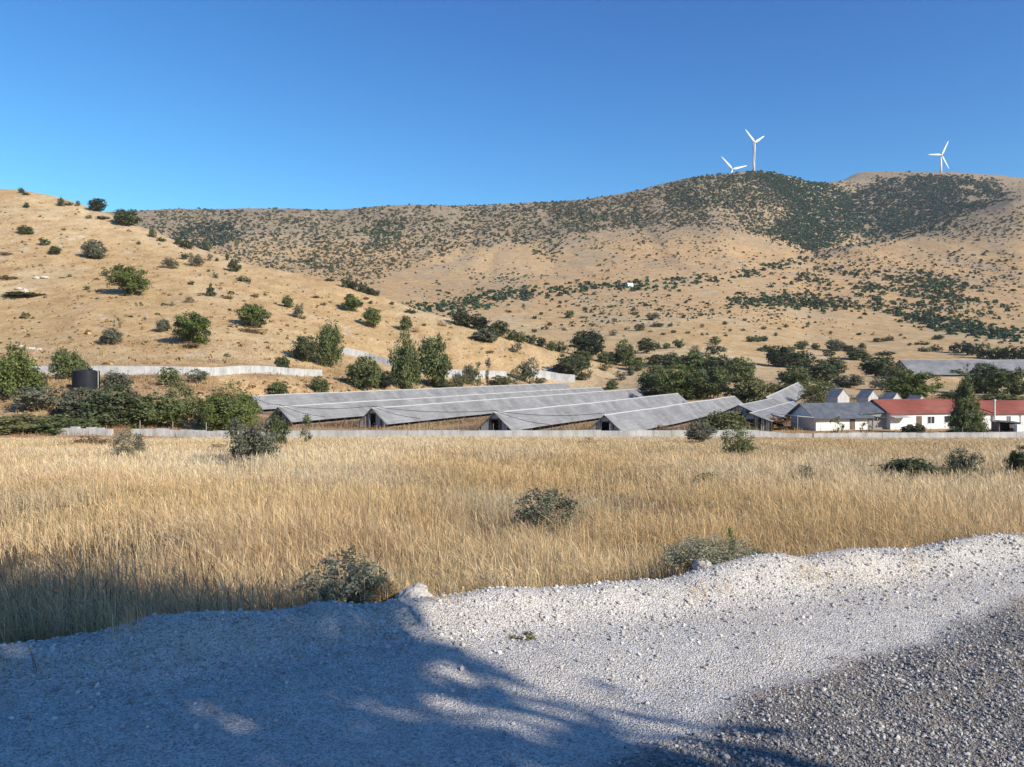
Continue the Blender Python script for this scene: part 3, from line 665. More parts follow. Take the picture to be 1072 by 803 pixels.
# ------------------------------------------------------------------ farm sheds
def frame(x, y, z, ax, slope=0.0):
    """4x4: local +X along the ridge, +Y to the left of it"""
    a = math.atan2(ax[1], ax[0])
    return mathutils.Matrix.Translation((x, y, z)) @ mathutils.Matrix.Rotation(a, 4, 'Z') @ mathutils.Matrix.Rotation(-slope, 4, 'Y')
def shed(x, y, z, L, label, slope=0.0, hw=3.12, ridge=3.4, eave=.78, ax=SHED_AX, detail=True, group="long grey roofed livestock sheds"):
    root = empty("livestock_shed", (x, y, z)); root.matrix_world = frame(x, y, z, ax, slope)
    tag(root, label, "shed", group)
    b = MB(); t = .05; o = .25; nseg = max(2, int(L / 12)); g = np.random.default_rng(int(x * 10) % 9999)
    zs = [ridge + g.normal(0, .05) for _ in range(nseg + 1)]; es = [eave + g.normal(0, .04) for _ in range(nseg + 1)]
    for i in range(nseg):                                   # roof sheets, sagging a little from bay to bay
        x0, x1 = L * i / nseg - (o if i == 0 else 0), L * (i + 1) / nseg + (o if i == nseg - 1 else 0)
        b.slab((x0, -hw, es[i]), (x1, -hw, es[i + 1]), (x1, 0, zs[i + 1]), (x0, 0, zs[i]), t)
        b.slab((x1, hw, es[i + 1]), (x0, hw, es[i]), (x0, 0, zs[i]), (x1, 0, zs[i + 1]), t)
    b.build("roof", M['shed_roof'], root)
    c = MB()
    for i in range(nseg):
        x0, x1 = L * i / nseg - .3 * (i == 0), L * (i + 1) / nseg + .3 * (i == nseg - 1)
        for s in (-1, 1):
            p = [(x0, s * .13, zs[i] - .10), (x1, s * .13, zs[i + 1] - .10), (x1, 0, zs[i + 1] + .05), (x0, 0, zs[i] + .05)]
            if s > 0: p = [p[1], p[0], p[3], p[2]]
            c.slab(*p, .03)
    c.build("ridge_cap", M['pale_metal'], root)
    def top(yy): return eave + (ridge - eave) * (1 - abs(yy) / hw) - .08
    for xe, sg in ((0.06, 1), (L - .12, -1)):
        pl = MB(); yy = -hw + .18
        while yy < hw - .2:
            w = .2 + .06 * g.random(); yc = yy + w / 2
            if abs(yc) > .62 and g.random() > .06:
                ht = top(yc) - .02 - .03 * g.random(); dx = .012 * g.random()
                pl.box(xe + dx, xe + dx + .03, yy, yy + w - .06, .02 + .12 * g.random(), ht, int(g.random() < .4))
            elif abs(yc) <= .62:
                pl.box(xe, xe + .03, yy, yy + w - .03, ridge - .95, top(yc) - .02)
            yy += w
        pl.build("gable_boards", [M['plank'], M['timber']], root)
        fr = MB()
        for s in (-1, 1): fr.box(xe - .06, xe, s * .68 - .05, s * .68 + .05, 0, top(.68))
        fr.box(xe - .07, xe + .01, -.7, .7, ridge - 1.02, ridge - .92)
        for s in (-1, 1): fr.slab((xe - .1, s * (hw + .02), eave - .03), (xe - .1, 0, ridge - .02), (xe - .1, 0, ridge - .2), (xe - .1, s * (hw + .02), eave - .21), .05)
        fr.build("door_frame", M['timber'], root)
    for s in (-1, 1):
        k = MB(); k.box(.3, L - .3, s * (hw - .75) - .32, s * (hw - .75) + .32, .55, 1.05)
        xx = .5
        while xx < L - .5:
            k.box(xx, xx + .05, s * (hw - .75) - .36, s * (hw - .75) + .36, 0, 1.12); xx += 2.2
        k.build("cage_row", M['cage'], root)
        w = MB(); w.box(.2, L - .2, s * (hw - .3) - .02, s * (hw - .3) + .02, 0, .28); w.build("side_board", M['timber'], root)
    pb = MB(); pb.box(-.05, .05, -.05, .05, 0, eave - .02); pm = pb.mesh("post", M['timber'])
    for s in (-1, 1):
        for i in range(min(int(L / 4.5), 22) + 1):
            link("post", pm, root, (i * L / min(int(L / 4.5), 22), s * (hw - .12), 0))
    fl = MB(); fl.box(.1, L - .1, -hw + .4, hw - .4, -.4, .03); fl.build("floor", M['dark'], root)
    return root
names = ["farthest back of the five parallel grey sheds, its near end hidden by the green tree",
         "long grey shed, second from the back, its dark open gable just right of the bushes",
         "long grey shed with weathered board gable in the middle of the five parallel sheds",
         "long grey shed with weathered board gable, next to the shortest of the five sheds",
         "shortest and nearest of the five parallel grey sheds, its board gable farthest right"]
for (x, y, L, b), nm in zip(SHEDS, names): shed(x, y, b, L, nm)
shed(41.0, 139.8, E0, 34.5, "low grey shed roof starting behind the right end of the row of parallel sheds", hw=3.3, eave=1.9)
shed(56, 170.5, EYE - 9.9, 48, "grey shed climbing the slope, its pale roof rising towards the thicket", slope=math.atan2(2.5, 48))
shed(35.5, 115.5, E0, 43, "grey shed roof beside the slate roofed white hut, its near eave pointing at the wall", hw=3.2, eave=2.15)
# the big roof across the valley
BR = shed(166, 331, EYE - 3.9, 110, "very long slate grey roof of a big shed across the valley behind the trees", hw=11.5, ridge=7.4, eave=1.0, ax=np.array([1.0, -.03]))

def gable_house(name, label, cat, x, y, z, a, W, Lb, wall_h, ridge_h, wmat, rmat, over=.35, gable_front=False, wins=(), doors=(), side_mat=None, group=None):
    """front faces (sin a, -cos a); local X runs along the front, +Y away from the viewer"""
    root = empty(name, (x, y, z), a); tag(root, label, cat, group)
    w = MB(); w.box(0, W, 0, Lb, -.4, wall_h)
    if gable_front: 
        for yy in (0, Lb): w.hexa([(0, min(yy, Lb - .12), wall_h), (W, min(yy, Lb - .12), wall_h), (W, min(yy, Lb - .12) + .12, wall_h), (0, min(yy, Lb - .12) + .12, wall_h)] + [(W / 2 - .02, min(yy, Lb - .12), ridge_h - .06), (W / 2 + .02, min(yy, Lb - .12), ridge_h - .06), (W / 2 + .02, min(yy, Lb - .12) + .12, ridge_h - .06), (W / 2 - .02, min(yy, Lb - .12) + .12, ridge_h - .06)])
    else:
        for xx in (0, W - .12): w.hexa([(xx, 0, wall_h), (xx + .12, 0, wall_h), (xx + .12, Lb, wall_h), (xx, Lb, wall_h), (xx, Lb / 2 - .02, ridge_h - .06), (xx + .12, Lb / 2 - .02, ridge_h - .06), (xx + .12, Lb / 2 + .02, ridge_h - .06), (xx, Lb / 2 + .02, ridge_h - .06)])
    w.build("wall", wmat, root)
    r = MB(); o = over; t = .10
    if gable_front:
        sl = (ridge_h - wall_h) / (W / 2); ez = wall_h - o * sl + .05
        r.slab((-o, Lb + o, ez), (-o, -o, ez), (W / 2, -o, ridge_h), (W / 2, Lb + o, ridge_h), t); r.slab((W + o, -o, ez), (W + o, Lb + o, ez), (W / 2, Lb + o, ridge_h), (W / 2, -o, ridge_h), t)
    else:
        sl = (ridge_h - wall_h) / (Lb / 2); ez = wall_h - o * sl + .05
        r.slab((-o, -o, ez), (W + o, -o, ez), (W + o, Lb / 2, ridge_h), (-o, Lb / 2, ridge_h), t); r.slab((W + o, Lb + o, ez), (-o, Lb + o, ez), (-o, Lb / 2, ridge_h), (W + o, Lb / 2, ridge_h), t)
    r.build("roof", rmat, root)
    for (xx, zz, ww, hh) in wins:
        f = MB()
        f.box(xx - .06, xx, -.05, .02, zz - .06, zz + hh + .06); f.box(xx + ww, xx + ww + .06, -.05, .02, zz - .06, zz + hh + .06)
        f.box(xx, xx + ww, -.05, .02, zz + hh, zz + hh + .06); f.box(xx, xx + ww, -.09, .02, zz - .08, zz)
        f.box(xx + ww / 2 - .03, xx + ww / 2 + .03, -.045, .0, zz, zz + hh)
        fo = f.build("window", M['steel_white'], root)
        g = MB(); g.box(xx + .002, xx + ww - .002, -.02, -.004, zz + .002, zz + hh - .002); g.build("pane", M['glass'], fo)
    for (xx, ww, hh) in doors:
        d = MB(); d.box(xx, xx + ww, -.06, -.003, 0.02, hh); d.build("door", M['timber'], root)
    return root
# white hut with slate sheet roof and open lean-to
zH = EYE - 9.45
hut = gable_house("farm_hut", "white hut with low slate grey sheet roof and open porch, right of the grey sheds", "hut", 45.8, 116.6, zH, R(15), 9.2, 6.2, 2.15, 4.0, M['white_wall'], M['blue_roof'], over=.75, wins=(), doors=((6.0, .9, 1.9),))
pt = MB(); pt.slab((-3.6, -.5, 2.3), (-.8, -.5, 2.05), (-.8, 6.4, 2.05), (-3.6, 6.4, 2.3), .07); pt.build("porch_roof", M['pale_metal'], hut)
for px_, py_ in ((-3.4, -.3), (-3.4, 6.2)):
    q = MB(); q.tube([(px_, py_, -.3), (px_, py_, 2.26)], .06); q.build("post", M['pole'], hut)
for px_ in (9.85, 10.6):
    q = MB(); q.tube([(px_, -.45, -.3), (px_, -.45, 2.1 if px_ < 10 else 2.0)], .06); q.build("post", M['pole'], hut)
lt = MB(); lt.slab((9.98, -.7, 2.02), (11.9, -.7, 1.8), (11.9, 4.5, 1.8), (9.98, 4.5, 2.02), .06); lt.build("lean_to_roof", M['blue_roof'], hut)
# red roofed houses
zR = EYE - 9.5
h1 = gable_house("farmhouse", "white farmhouse with red tiled roof, left of the tall dark tree", "house", 58.2, 119.0, zR, R(12), 12.0, 7.6, 2.55, 4.5, M['white_wall'], M['red_roof'], wins=((6.6, .85, 1.2, 1.05), (9.6, .95, 1.6, 1.0)), doors=((4.6, .95, 2.0),))
aw = MB(); aw.slab((-.2, -1.3, 1.9), (2.6, -1.3, 1.9), (2.6, -.004, 2.15), (-.2, -.004, 2.15), .05); aw.build("awning", M['pale_metal'], h1)
an = MB(); an.box(-4.6, -.005, .9, 7.2, -.4, 2.5); an.build("annex_wall", M['grey_wall'], h1)
ar = MB(); ar.slab((-4.9, .6, 2.3), (-.36, .6, 2.62), (-.36, 4.0, 4.2), (-4.9, 4.0, 3.6), .07); ar.slab((-.36, 7.6, 2.62), (-4.9, 7.6, 2.3), (-4.9, 4.0, 3.6), (-.36, 4.0, 4.2), .07); ar.build("annex_roof", M['blue_roof'], h1)
wg = MB(); wg.slab((12.36, 1.2, 2.5), (17.0, 1.2, 2.5), (17.0, 4.4, 4.3), (12.36, 4.4, 4.3), .09); wg.slab((17.0, 7.6, 2.5), (12.36, 7.6, 2.5), (12.36, 4.4, 4.3), (17.0, 4.4, 4.3), .09); wg.build("wing_roof", M['red_roof'], h1)
ww = MB(); ww.box(12.005, 16.7, 1.6, 7.2, -.4, 2.45); ww.build("wing_wall", M['white_wall'], h1)
h2 = gable_house("farmhouse", "white farmhouse with red roof and a clay chimney pipe, running off at the right edge", "house", 73.5, 121.0, zR, R(6), 18.0, 7.0, 2.45, 4.25, M['white_wall'], M['red_roof'], wins=((4.2, 1.0, .6, .9), (9.5, 1.0, 1.2, 1.0)), doors=((7.4, .95, 2.0),))
ch = MB(); ch.tube([(1.9, -.25, 1.4), (1.9, -.25, 4.3)], .16, 10); ch.tube([(1.9, -.25, 4.3), (1.9, -.25, 4.55)], [.25, .2], 10); ch.build("chimney_pipe", M['clay'], h2)
# kennel, crate, pole by the second house
kn = empty("dog_kennel", (72.2, 114.6, EYE - 9.25), R(4)); tag(kn, "small dark open fronted kennel in front of the second red roofed house", "kennel")
k = MB(); k.box(0, .06, 0, 1.8, -.4, 1.25); k.box(3.1, 3.16, 0, 1.8, -.4, 1.05); k.box(.06, 3.1, 1.74, 1.8, -.4, 1.15); k.box(1.6, 3.1, 0, .06, -.4, 1.02); k.build("wall", M['timber'], kn)
k = MB(); k.slab((-.2, -.3, 1.32), (3.4, -.3, 1.10), (3.4, 2.0, 1.22), (-.2, 2.0, 1.46), .07); k.build("roof", M['blue_roof'], kn)
k = MB(); k.box(0, 1.7, 0, .7, -.3, .85); k.box(-.03, 1.73, -.03, .73, .85, .91)
cr = k.build("water_trough", M['white_wall']); cr.location = (73.9, 113.2, EYE - 9.2); cr.rotation_euler = (0, 0, R(4)); tag(cr, "small white box shaped trough beside the dark kennel", "trough")
k = MB(); k.tube([(0, 0, -.4), (0, 0, 2.4)], .07); k.tube([(-.25, 0, 2.2), (.25, 0, 2.2)], .04)
po = k.build("post", M['timber']); po.name = "timber_pole"; po.location = (74.6, 113.6, EYE - 9.3); tag(po, "short dark pole standing right of the white trough", "pole")
# small gabled outbuildings behind the hut
for (px_, pw, ptop, D, a, lab) in ((877, 15, 407, 158, 24, "small gabled grey outbuilding behind the hut roof, leftmost and tallest of the little gables"),
                                (909, 13, 408.5, 162, 24, "small gabled grey outbuilding just left of the red roof ridge, second of the little gables"),
                                (934, 13, 411, 166, 24, "small grey gable peeping over the left half of the red roof"),
                                (961, 11, 414, 170, 24, "smallest grey gable peeping over the middle of the red roof")):
    W = pw * D / F / .9; zt = EYE - (ptop - HY) * D / F; zb = float(h((px_ - CX) / F * D, D))
    gable_house("outbuilding", lab, "outbuilding", (px_ - CX) / F * D, D, zb, R(a), W, 3.0, zt - zb - W * .5, zt - zb, M['pale_metal'], M['grey_wall'], over=.1, gable_front=True, group="little gabled outbuildings")
# small white house in the far valley
P, _ = hit(660, 301, 500); P = P[0]
gable_house("cottage", "tiny white cottage among the tree belt far across the valley", "house", P[0] - 3, P[1], P[2] - .3, R(10), 7, 6, 4.2, 6.4, M['white_wall'], M['white_wall'], over=.2, wins=((2.6, 1.2, 1.3, 1.4),))

# ------------------------------------------------------------------ water tank
P, _ = hit(90, 408, 100); tk = P[0]
T0 = empty("water_tank", (tk[0], tk[1], tk[2] - .1)); tag(T0, "black plastic water tank standing above the dark bushes", "tank")
k = MB(); r_ = 13.0 * tk[1] / F
prof_ = [(r_ * .98, 0), (r_, .15), (r_, .9), (r_ * 1.012, .95), (r_, 1.0), (r_, 1.9), (r_ * 1.012, 1.95), (r_, 2.0), (r_, 3.3), (r_ * .97, 3.42), (r_ * .6, 3.56), (.35, 3.62)]
k.tube([(0, 0, z) for _, z in prof_], [q for q, _ in prof_], 40); k.build("body", M['tank'], T0, smooth=False)
k = MB(); k.tube([(.9, -.2, 3.5), (.9, -.2, 3.8)], .32, 20); k.tube([(.9, -.2, 3.8), (.9, -.2, 3.85)], .37, 20); k.build("lid", M['tank'], T0)
k = MB(); k.tube([(r_ + .12, -.3, 0), (r_ + .12, -.3, 3.3), (r_ - .3, -.3, 3.5)], .07, 8); k.build("pipe", M['pale_metal'], T0)

# ------------------------------------------------------------------ walls
def wall_along(name, pts, height, thick, mat, label, step=2.0, posts=None, jit=.03, group=None, root_at=None):
    """concrete panel wall following the ground; pts = world xy"""
    pts = np.array(pts, float); seg = np.hypot(*np.diff(pts, axis=0).T); s = np.concatenate([[0], np.cumsum(seg)])
    n = max(2, int(s[-1] / step)); ss = np.linspace(0, s[-1], n + 1)
    X = np.interp(ss, s, pts[:, 0]); Y = np.interp(ss, s, pts[:, 1]); Z = h(X, Y)
    root = empty(name, (X[0], Y[0], Z[0])); tag(root, label, "wall", group)
    b = MB(); o = np.array((X[0], Y[0], Z[0])); g = np.random.default_rng(5)
    for i in range(n):
        a = np.array((X[i], Y[i], Z[i])) - o; c = np.array((X[i + 1], Y[i + 1], Z[i + 1])) - o
        d = c - a; d[2] = 0; d /= np.linalg.norm(d); nrm = np.array((d[1], -d[0], 0)) * thick / 2
        a2 = a + d * .012; c2 = c - d * .012; hh = height + g.normal(0, jit); k0 = nrm * (1 + .15 * g.random())
        zb = np.array((0, 0, -.5)); zt = np.array((0, 0, hh))
        b.hexa([a2 - k0 * -1 + zb, c2 + k0 + zb, c2 - k0 + zb, a2 - k0 + zb, a2 + k0 + zt, c2 + k0 + zt, c2 - k0 + zt, a2 - k0 + zt])
    b.build("panels", mat, root)
    if posts:
        every, ph, pr_ = posts
        q = MB(); q.tube([(0, 0, -.1), (0, 0, ph)], pr_, 6); pm = q.mesh("fence_post", M['pole'])
        k = 0; dd = 1.0
        while dd < s[-1] and k < 90:
            xx, yy = np.interp(dd, s, pts[:, 0]), np.interp(dd, s, pts[:, 1])
            link("fence_post", pm, root, np.array((xx, yy + thick * .5 + .06, float(h(xx, yy)))) - o); dd += every * g.uniform(.85, 1.15); k += 1
    return root
def px_pts(lst, dmin, dmax=700): 
    P, ok = hit([a for a, _ in lst], [b for _, b in lst], dmin, dmax); return P[:, :2]
def col_pts(lst): return [((c - CX) / F * D, D) for c, D in lst]
wall_along("boundary_wall", col_pts([(245, 99.3), (300, 98.8), (500, 98.6), (700, 98.6), (850, 98.6)]), 1.05, .2, M['concrete'], "low pale concrete wall with thin fence posts between the dry field and the sheds", 2.2, (4.6, 1.9, .03))
wall_along("boundary_wall", col_pts([(851.5, 98.6), (960, 99), (1080, 100), (1300, 104)]), 1.2, .2, M['concrete'], "low pale concrete wall in front of the white hut and the red roofed houses", 2.2, (4.6, 1.9, .03))
wall_along("boundary_wall", col_pts([(58, 101.5), (95, 101), (118, 101)]), .95, .5, M['concrete'], "broken low concrete wall below the dark bushes at left", 1.1, None, .14)
wall_along("boundary_wall", col_pts([(138, 100.5), (190, 100.2), (240, 99.6)]), .95, .25, M['concrete'], "low cracked concrete wall left of the bright green tree, with a leaning post", 1.6, (4.5, 2.0, .05), .08)
wall_along("perimeter_wall", col_pts([(-160, 163), (0, 165.5), (60, 166), (120, 168), (200, 172), (300, 198), (337, 213)]), 1.9, .25, M['white_conc'], "long whitewashed wall along the foot of the dry hill, behind the black tank", 2.6, None, .02)
wall_along("perimeter_wall", px_pts([(358, 370), (385, 376), (413, 384)], 200), 2.3, .3, M['white_conc'], "short bright white wall sloping down the hill towards the tall bank tree", 3.0, None, .02)
wall_along("perimeter_wall", px_pts([(440, 391), (465, 394.5), (500, 396.5), (530, 396.5)], 200), 2.7, .3, M['white_conc'], "white wall half hidden by sparse saplings behind the farthest shed", 3.0, None, .05)
wall_along("perimeter_wall", px_pts([(548, 394), (575, 397), (602, 400)], 200), 3.0, .4, M['white_conc'], "last white wall piece ending by the round bush behind the far shed ends", 3.0, None, .05)

# ------------------------------------------------------------------ cables slung across the sheds
def cable(a, b, sag, label, rad=.035):
    a, b = np.array(a, float), np.array(b, float); k = MB()
    k.tube([(a + (b - a) * t + np.array((0, 0, -4 * sag * t * (1 - t)))) - a for t in np.linspace(0, 1, 15)], rad, 5)
    o = k.build("overhead_cable", M['cable']); o.location = tuple(a)
    tag(o, label, "cable", "black cables slung between the shed gables"); return o
PK = [np.array((x, y - .25, b + 3.7)) for x, y, L, b in SHEDS]
words_ = ["farthest back and second", "second and middle", "middle and fourth", "fourth and nearest"]
for i in range(4): cable(PK[i], PK[i + 1], .55, f"black cable sagging between the gable peaks of the {words_[i]} sheds")
for i in (1, 2, 3):
    q = PK[i] + np.array((8.2, -1.2, -2.0)); cable(PK[i], q, .35, "black cable dropping right from the gable peak of the %s shed" % ["", "second", "middle", "fourth"][i])

# ------------------------------------------------------------------ wind turbines on the skyline
def turbine(px_, hub_y, D, blade, yaw, angs, label, base_D=None):
    x = (px_ - CX) / F * D; zh = EYE - (hub_y - HY) * D / F; zb = float(h(x, D)) - 1
    root = empty("wind_turbine", (x, D, zb)); tag(root, label, "wind turbine", "white wind turbines on the far ridge")
    H = zh - zb
    k = MB(); k.tube([(0, 0, 0), (0, 0, H * .5), (0, 0, H - 1.5)], [3.6, 3.1, 2.5], 20); k.build("tower", M['steel_white'], root, True)
    def rot(p): 
        c, s = math.cos(yaw), math.sin(yaw); return (p[0] * c - p[1] * s, p[0] * s + p[1] * c, p[2] + H)
    k = MB(); k.tube([rot((0, y, .3)) for y in (7, 6.5, 1, -2.2)], [1.4, 2.0, 2.0, 1.6], 12); k.build("nacelle", M['steel_white'], root, True)
    k = MB(); k.tube([rot((0, y, 0)) for y in (-2.25, -3.4, -4.8, -5.4)], [1.5, 1.8, 1.2, .3], 14); k.build("hub", M['steel_white'], root, True)
    for a in angs:
        a = R(a); d = np.array((math.cos(a), 0, math.sin(a))); e_ = np.array((-math.sin(a), 0, math.cos(a)))
        k = MB(); st = [(1.2, 1.4, 1.2), (4, 1.6, 1.1), (9, 3.2, .8), (blade * .5, 2.4, .5), (blade * .85, 1.5, .3), (blade, .6, .12)]
        ring = []
        for r_, cw, tk_ in st:
            b0 = len(k.v)
            for q in range(8):
                f = 2 * math.pi * q / 8; p = d * r_ + e_ * (cw * math.cos(f)) + np.array((0, tk_ * math.sin(f) + cw * math.cos(f) * .25, 0)) + np.array((0, -3.6, 0))
                k.v.append(rot(p))
            ring.append(b0)
        for r0, r1 in zip(ring[:-1], ring[1:]):
            for q in range(8): k.f.append((r0 + q, r0 + (q + 1) % 8, r1 + (q + 1) % 8, r1 + q)); k.m.append(0)
        k.f.append(tuple(ring[0] + q for q in reversed(range(8)))); k.m.append(0); k.f.append(tuple(ring[-1] + q for q in range(8))); k.m.append(0)
        k.build("blade", M['steel_white'], root, True)
turbine(789, 149.5, 1915, 48, R(40), (150, 30, 270), "tallest looking white wind turbine on the rounded hilltop, whole tower in view")
turbine(766, 177.5, 2080, 46, R(15), (136, 16, 256), "white wind turbine mostly hidden behind the rounded hilltop, only two blades and hub showing")
turbine(985, 162.5, 2330, 49, R(12), (62, -58, 182), "lone white wind turbine on the right hand ridge")

# ------------------------------------------------------------------ trees and shrubs
LEAFC = {'oak': (.125, .160, .046), 'dark': (.098, .116, .056), 'grey': (.155, .162, .110), 'olive': (.180, .180, .080), 'bright': (.145, .178, .054),
         'dry': (.27, .185, .10), 'silver': (.31, .31, .21), 'black': (.050, .064, .034), 'mid': (.138, .164, .064)}
def leaves(g, lobes, nclump, per, leaf, sig, flatten=.8, fill=.72):
    """leaf-spray quads in clumps spread over and through the lobes (unit bush: radius .5, height 1)"""
    lob = np.array(lobes, float)                       # cx, cy, cz, r, rz
    vol = lob[:, 3] ** 2; pick = g.choice(len(lob), nclump, p=vol / vol.sum())
    d = g.normal(size=(nclump, 3)); d /= np.linalg.norm(d, axis=1)[:, None]
    rad = fill + (1 - fill) * g.random(nclump) ** .5; rad[g.random(nclump) < .18] *= .55
    c = lob[pick, :3] + d * rad[:, None] * np.stack([lob[pick, 3], lob[pick, 3], lob[pick, 4]], 1)
    c[:, 2] = np.maximum(c[:, 2], .02)
    out = np.repeat(d, per, 0)
    p = np.repeat(c, per, 0) + g.normal(0, 1, (nclump * per, 3)) * sig * np.repeat(g.uniform(.6, 1.4, nclump), per)[:, None] * np.array((1, 1, flatten))
    p[:, 2] = np.maximum(p[:, 2], .01 + .03 * g.random(len(p)))
    n = out * .7 + g.normal(0, .6, p.shape) + np.array((0, 0, .25)); n /= np.linalg.norm(n, axis=1)[:, None]
    u = np.cross(n, g.normal(size=p.shape)); u /= np.linalg.norm(u, axis=1)[:, None] + 1e-9; w = np.cross(n, u)
    s = (leaf * g.uniform(.6, 1.4, len(p)))[:, None]
    v = np.stack([p - u * s, p + w * s * .55 + u * s * .1, p + u * s, p - w * s * .55 - u * s * .1], 1)
    cl = np.repeat(np.repeat(g.uniform(.78, 1.25, nclump), per)[:, None], 3, 1) * g.uniform(.75, 1.3, (len(p), 1)) * (1 + g.normal(0, .06, (len(p), 3)))
    return v.reshape(-1, 3), np.repeat(cl, 4, 0), c
def stems(g, targets, trunk_h, r0, nst, spread=.05):
    k = MB()
    if trunk_h > 0:
        top = np.array((g.normal(0, .02), g.normal(0, .02), trunk_h))
        k.tube([(0, 0, -.06), (.01, 0, trunk_h * .4), top], [r0 * 1.35, r0, r0 * .8], 7)
        roots = [top] * nst
    else:
        roots = [np.array((g.normal(0, spread), g.normal(0, spread), -.03)) for _ in range(nst)]
    for r_ in roots:
        t = targets[g.integers(len(targets))]; mid = r_ + (t - r_) * .5 + np.array((g.normal(0, .03), g.normal(0, .03), .05))
        a = r0 * (.6 if trunk_h > 0 else .5); k.tube([r_, mid, t], [a, a * .6, a * .2], 5, cap=False)
    return k
def proto(kind, seed, detail):
    """(crown verts, crown tint factors, stems MB) of one unit plant"""
    g = np.random.default_rng(seed * 101 + len(kind) * 7)
    J = lambda a: g.normal(0, a)
    if kind == 'oak':
        lobes = [(J(.03), J(.03), .60, .33, .32)] + [(.26 * math.cos(a + J(.3)), .26 * math.sin(a + J(.3)), .46 + J(.09), .24 + J(.02), .22) for a in np.arange(6) * 1.05] + [(J(.1), J(.1), .80, .22, .17), (-.1 + J(.1), J(.1), .26, .26, .2)]
        cf = dict(nclump=130, per=34, leaf=.030, sig=.052); st = (.24, .032, 9)
    elif kind == 'canopy':
        lobes = [(0, 0, .62, .34, .26), (0, 0, .86, .2, .12)] + [(.31 * math.cos(a), .31 * math.sin(a), .44 + J(.03), .19, .13) for a in np.arange(8) * .785] + [(.32 * math.cos(a), .32 * math.sin(a), .63 + J(.03), .19, .13) for a in np.arange(8) * .785 + .4] + [(.30 * math.cos(a), .30 * math.sin(a), .53, .2, .12) for a in np.arange(9) * .7 + .2] + [(.22 * math.cos(a), .22 * math.sin(a), .82 + J(.03), .19, .14) for a in np.arange(6) * 1.05] + [(.28 * math.cos(a), .28 * math.sin(a), .36, .2, .1) for a in np.arange(8) * .785]
        cf = dict(nclump=650, per=34, leaf=.0165, sig=.030); st = (.34, .024, 16)
    elif kind == 'round':
        lobes = [(J(.02), J(.02), .52, .42, .44), (.15, J(.1), .42, .33, .38), (-.15, J(.1), .42, .33, .38)]
        cf = dict(nclump=150, per=30, leaf=.030, sig=.045); st = (.16, .035, 7)
    elif kind == 'bush':
        lobes = [(J(.04), J(.04), .50, .34, .40)] + [(.28 * math.cos(a + J(.3)), .28 * math.sin(a + J(.3)), .34 + J(.08), .22 + J(.03), .30) for a in np.arange(6) * 1.05]
        cf = dict(nclump=135, per=32, leaf=.031, sig=.052); st = (0, .03, 9)
    elif kind == 'low':
        lobes = [(J(.03), J(.03), .35, .3, .45)] + [(.33 * math.cos(a) + J(.05), .30 * math.sin(a), .22 + J(.05), .2, .33) for a in np.arange(7) * .9]
        cf = dict(nclump=120, per=30, leaf=.034, sig=.05); st = (0, .02, 8)
    elif kind == 'sparse':
        lobes = [(J(.05), J(.05), .55, .36, .38)] + [(.25 * math.cos(a), .25 * math.sin(a), .42 + J(.1), .22, .28) for a in np.arange(5) * 1.26]
        cf = dict(nclump=84, per=30, leaf=.027, sig=.058); st = (0, .022, 16)
    elif kind == 'conifer':
        lobes = [(J(.04), J(.04), z, .44 * (1.02 - z) ** .75 + .03, .12) for z in np.linspace(.14, .95, 9)]
        cf = dict(nclump=150, per=32, leaf=.030, sig=.05); st = (.85, .022, 5)
    elif kind == 'upright':
        lobes = [(.22 * math.cos(a) + J(.04), .22 * math.sin(a) + J(.04), .36 + .12 * g.random(), .25, .36) for a in np.arange(8) * .785] + [(J(.06), J(.06), .62, .26, .36), (J(.1), J(.1), .3, .3, .28)]
        cf = dict(nclump=170, per=30, leaf=.028, sig=.046, flatten=1.4); st = (0, .022, 14)
    elif kind == 'sapling':
        lobes = [(J(.16), J(.16), .2 + .75 * i / 8, .13, .08) for i in range(9)]
        cf = dict(nclump=34, per=16, leaf=.032, sig=.045, flatten=1.2); st = (0, .02, 9)
    elif kind == 'dry':
        lobes = [(J(.1), J(.1), .4, .36, .4), (.2, 0, .3, .25, .3), (-.2, .05, .3, .25, .3)]
        cf = dict(nclump=70, per=24, leaf=.026, sig=.06); st = (0, .018, 20)
    elif kind == 'twiggy':
        lobes = [(J(.08), J(.08), .5, .4, .42)]
        cf = dict(nclump=80, per=22, leaf=.024, sig=.06); st = (0, .012, 60)
    elif kind == 'thistle':
        lobes = [(J(.2), J(.12), .25 + .2 * g.random(), .22, .3) for _ in range(8)]
        cf = dict(nclump=110, per=24, leaf=.022, sig=.05, flatten=1.3); st = (0, .012, 40)
    if detail == 0: cf['nclump'] = int(cf['nclump'] * .5); cf['per'] = int(cf['per'] * .42); cf['leaf'] *= 2.0
    if detail == 1: cf['per'] = int(cf['per'] * .75); cf['leaf'] *= 1.35
    if detail == 2: cf['per'] = int(cf['per'] * 1.9); cf['leaf'] *= .92
    if detail == 3: cf['nclump'] = int(cf['nclump'] * 2.2); cf['per'] = int(cf['per'] * 1.5); cf['leaf'] *= .62; cf['sig'] *= .75
    v, c, cen = leaves(g, lobes, **cf)
    return v, c, stems(g, cen, *st)
_cache = {}
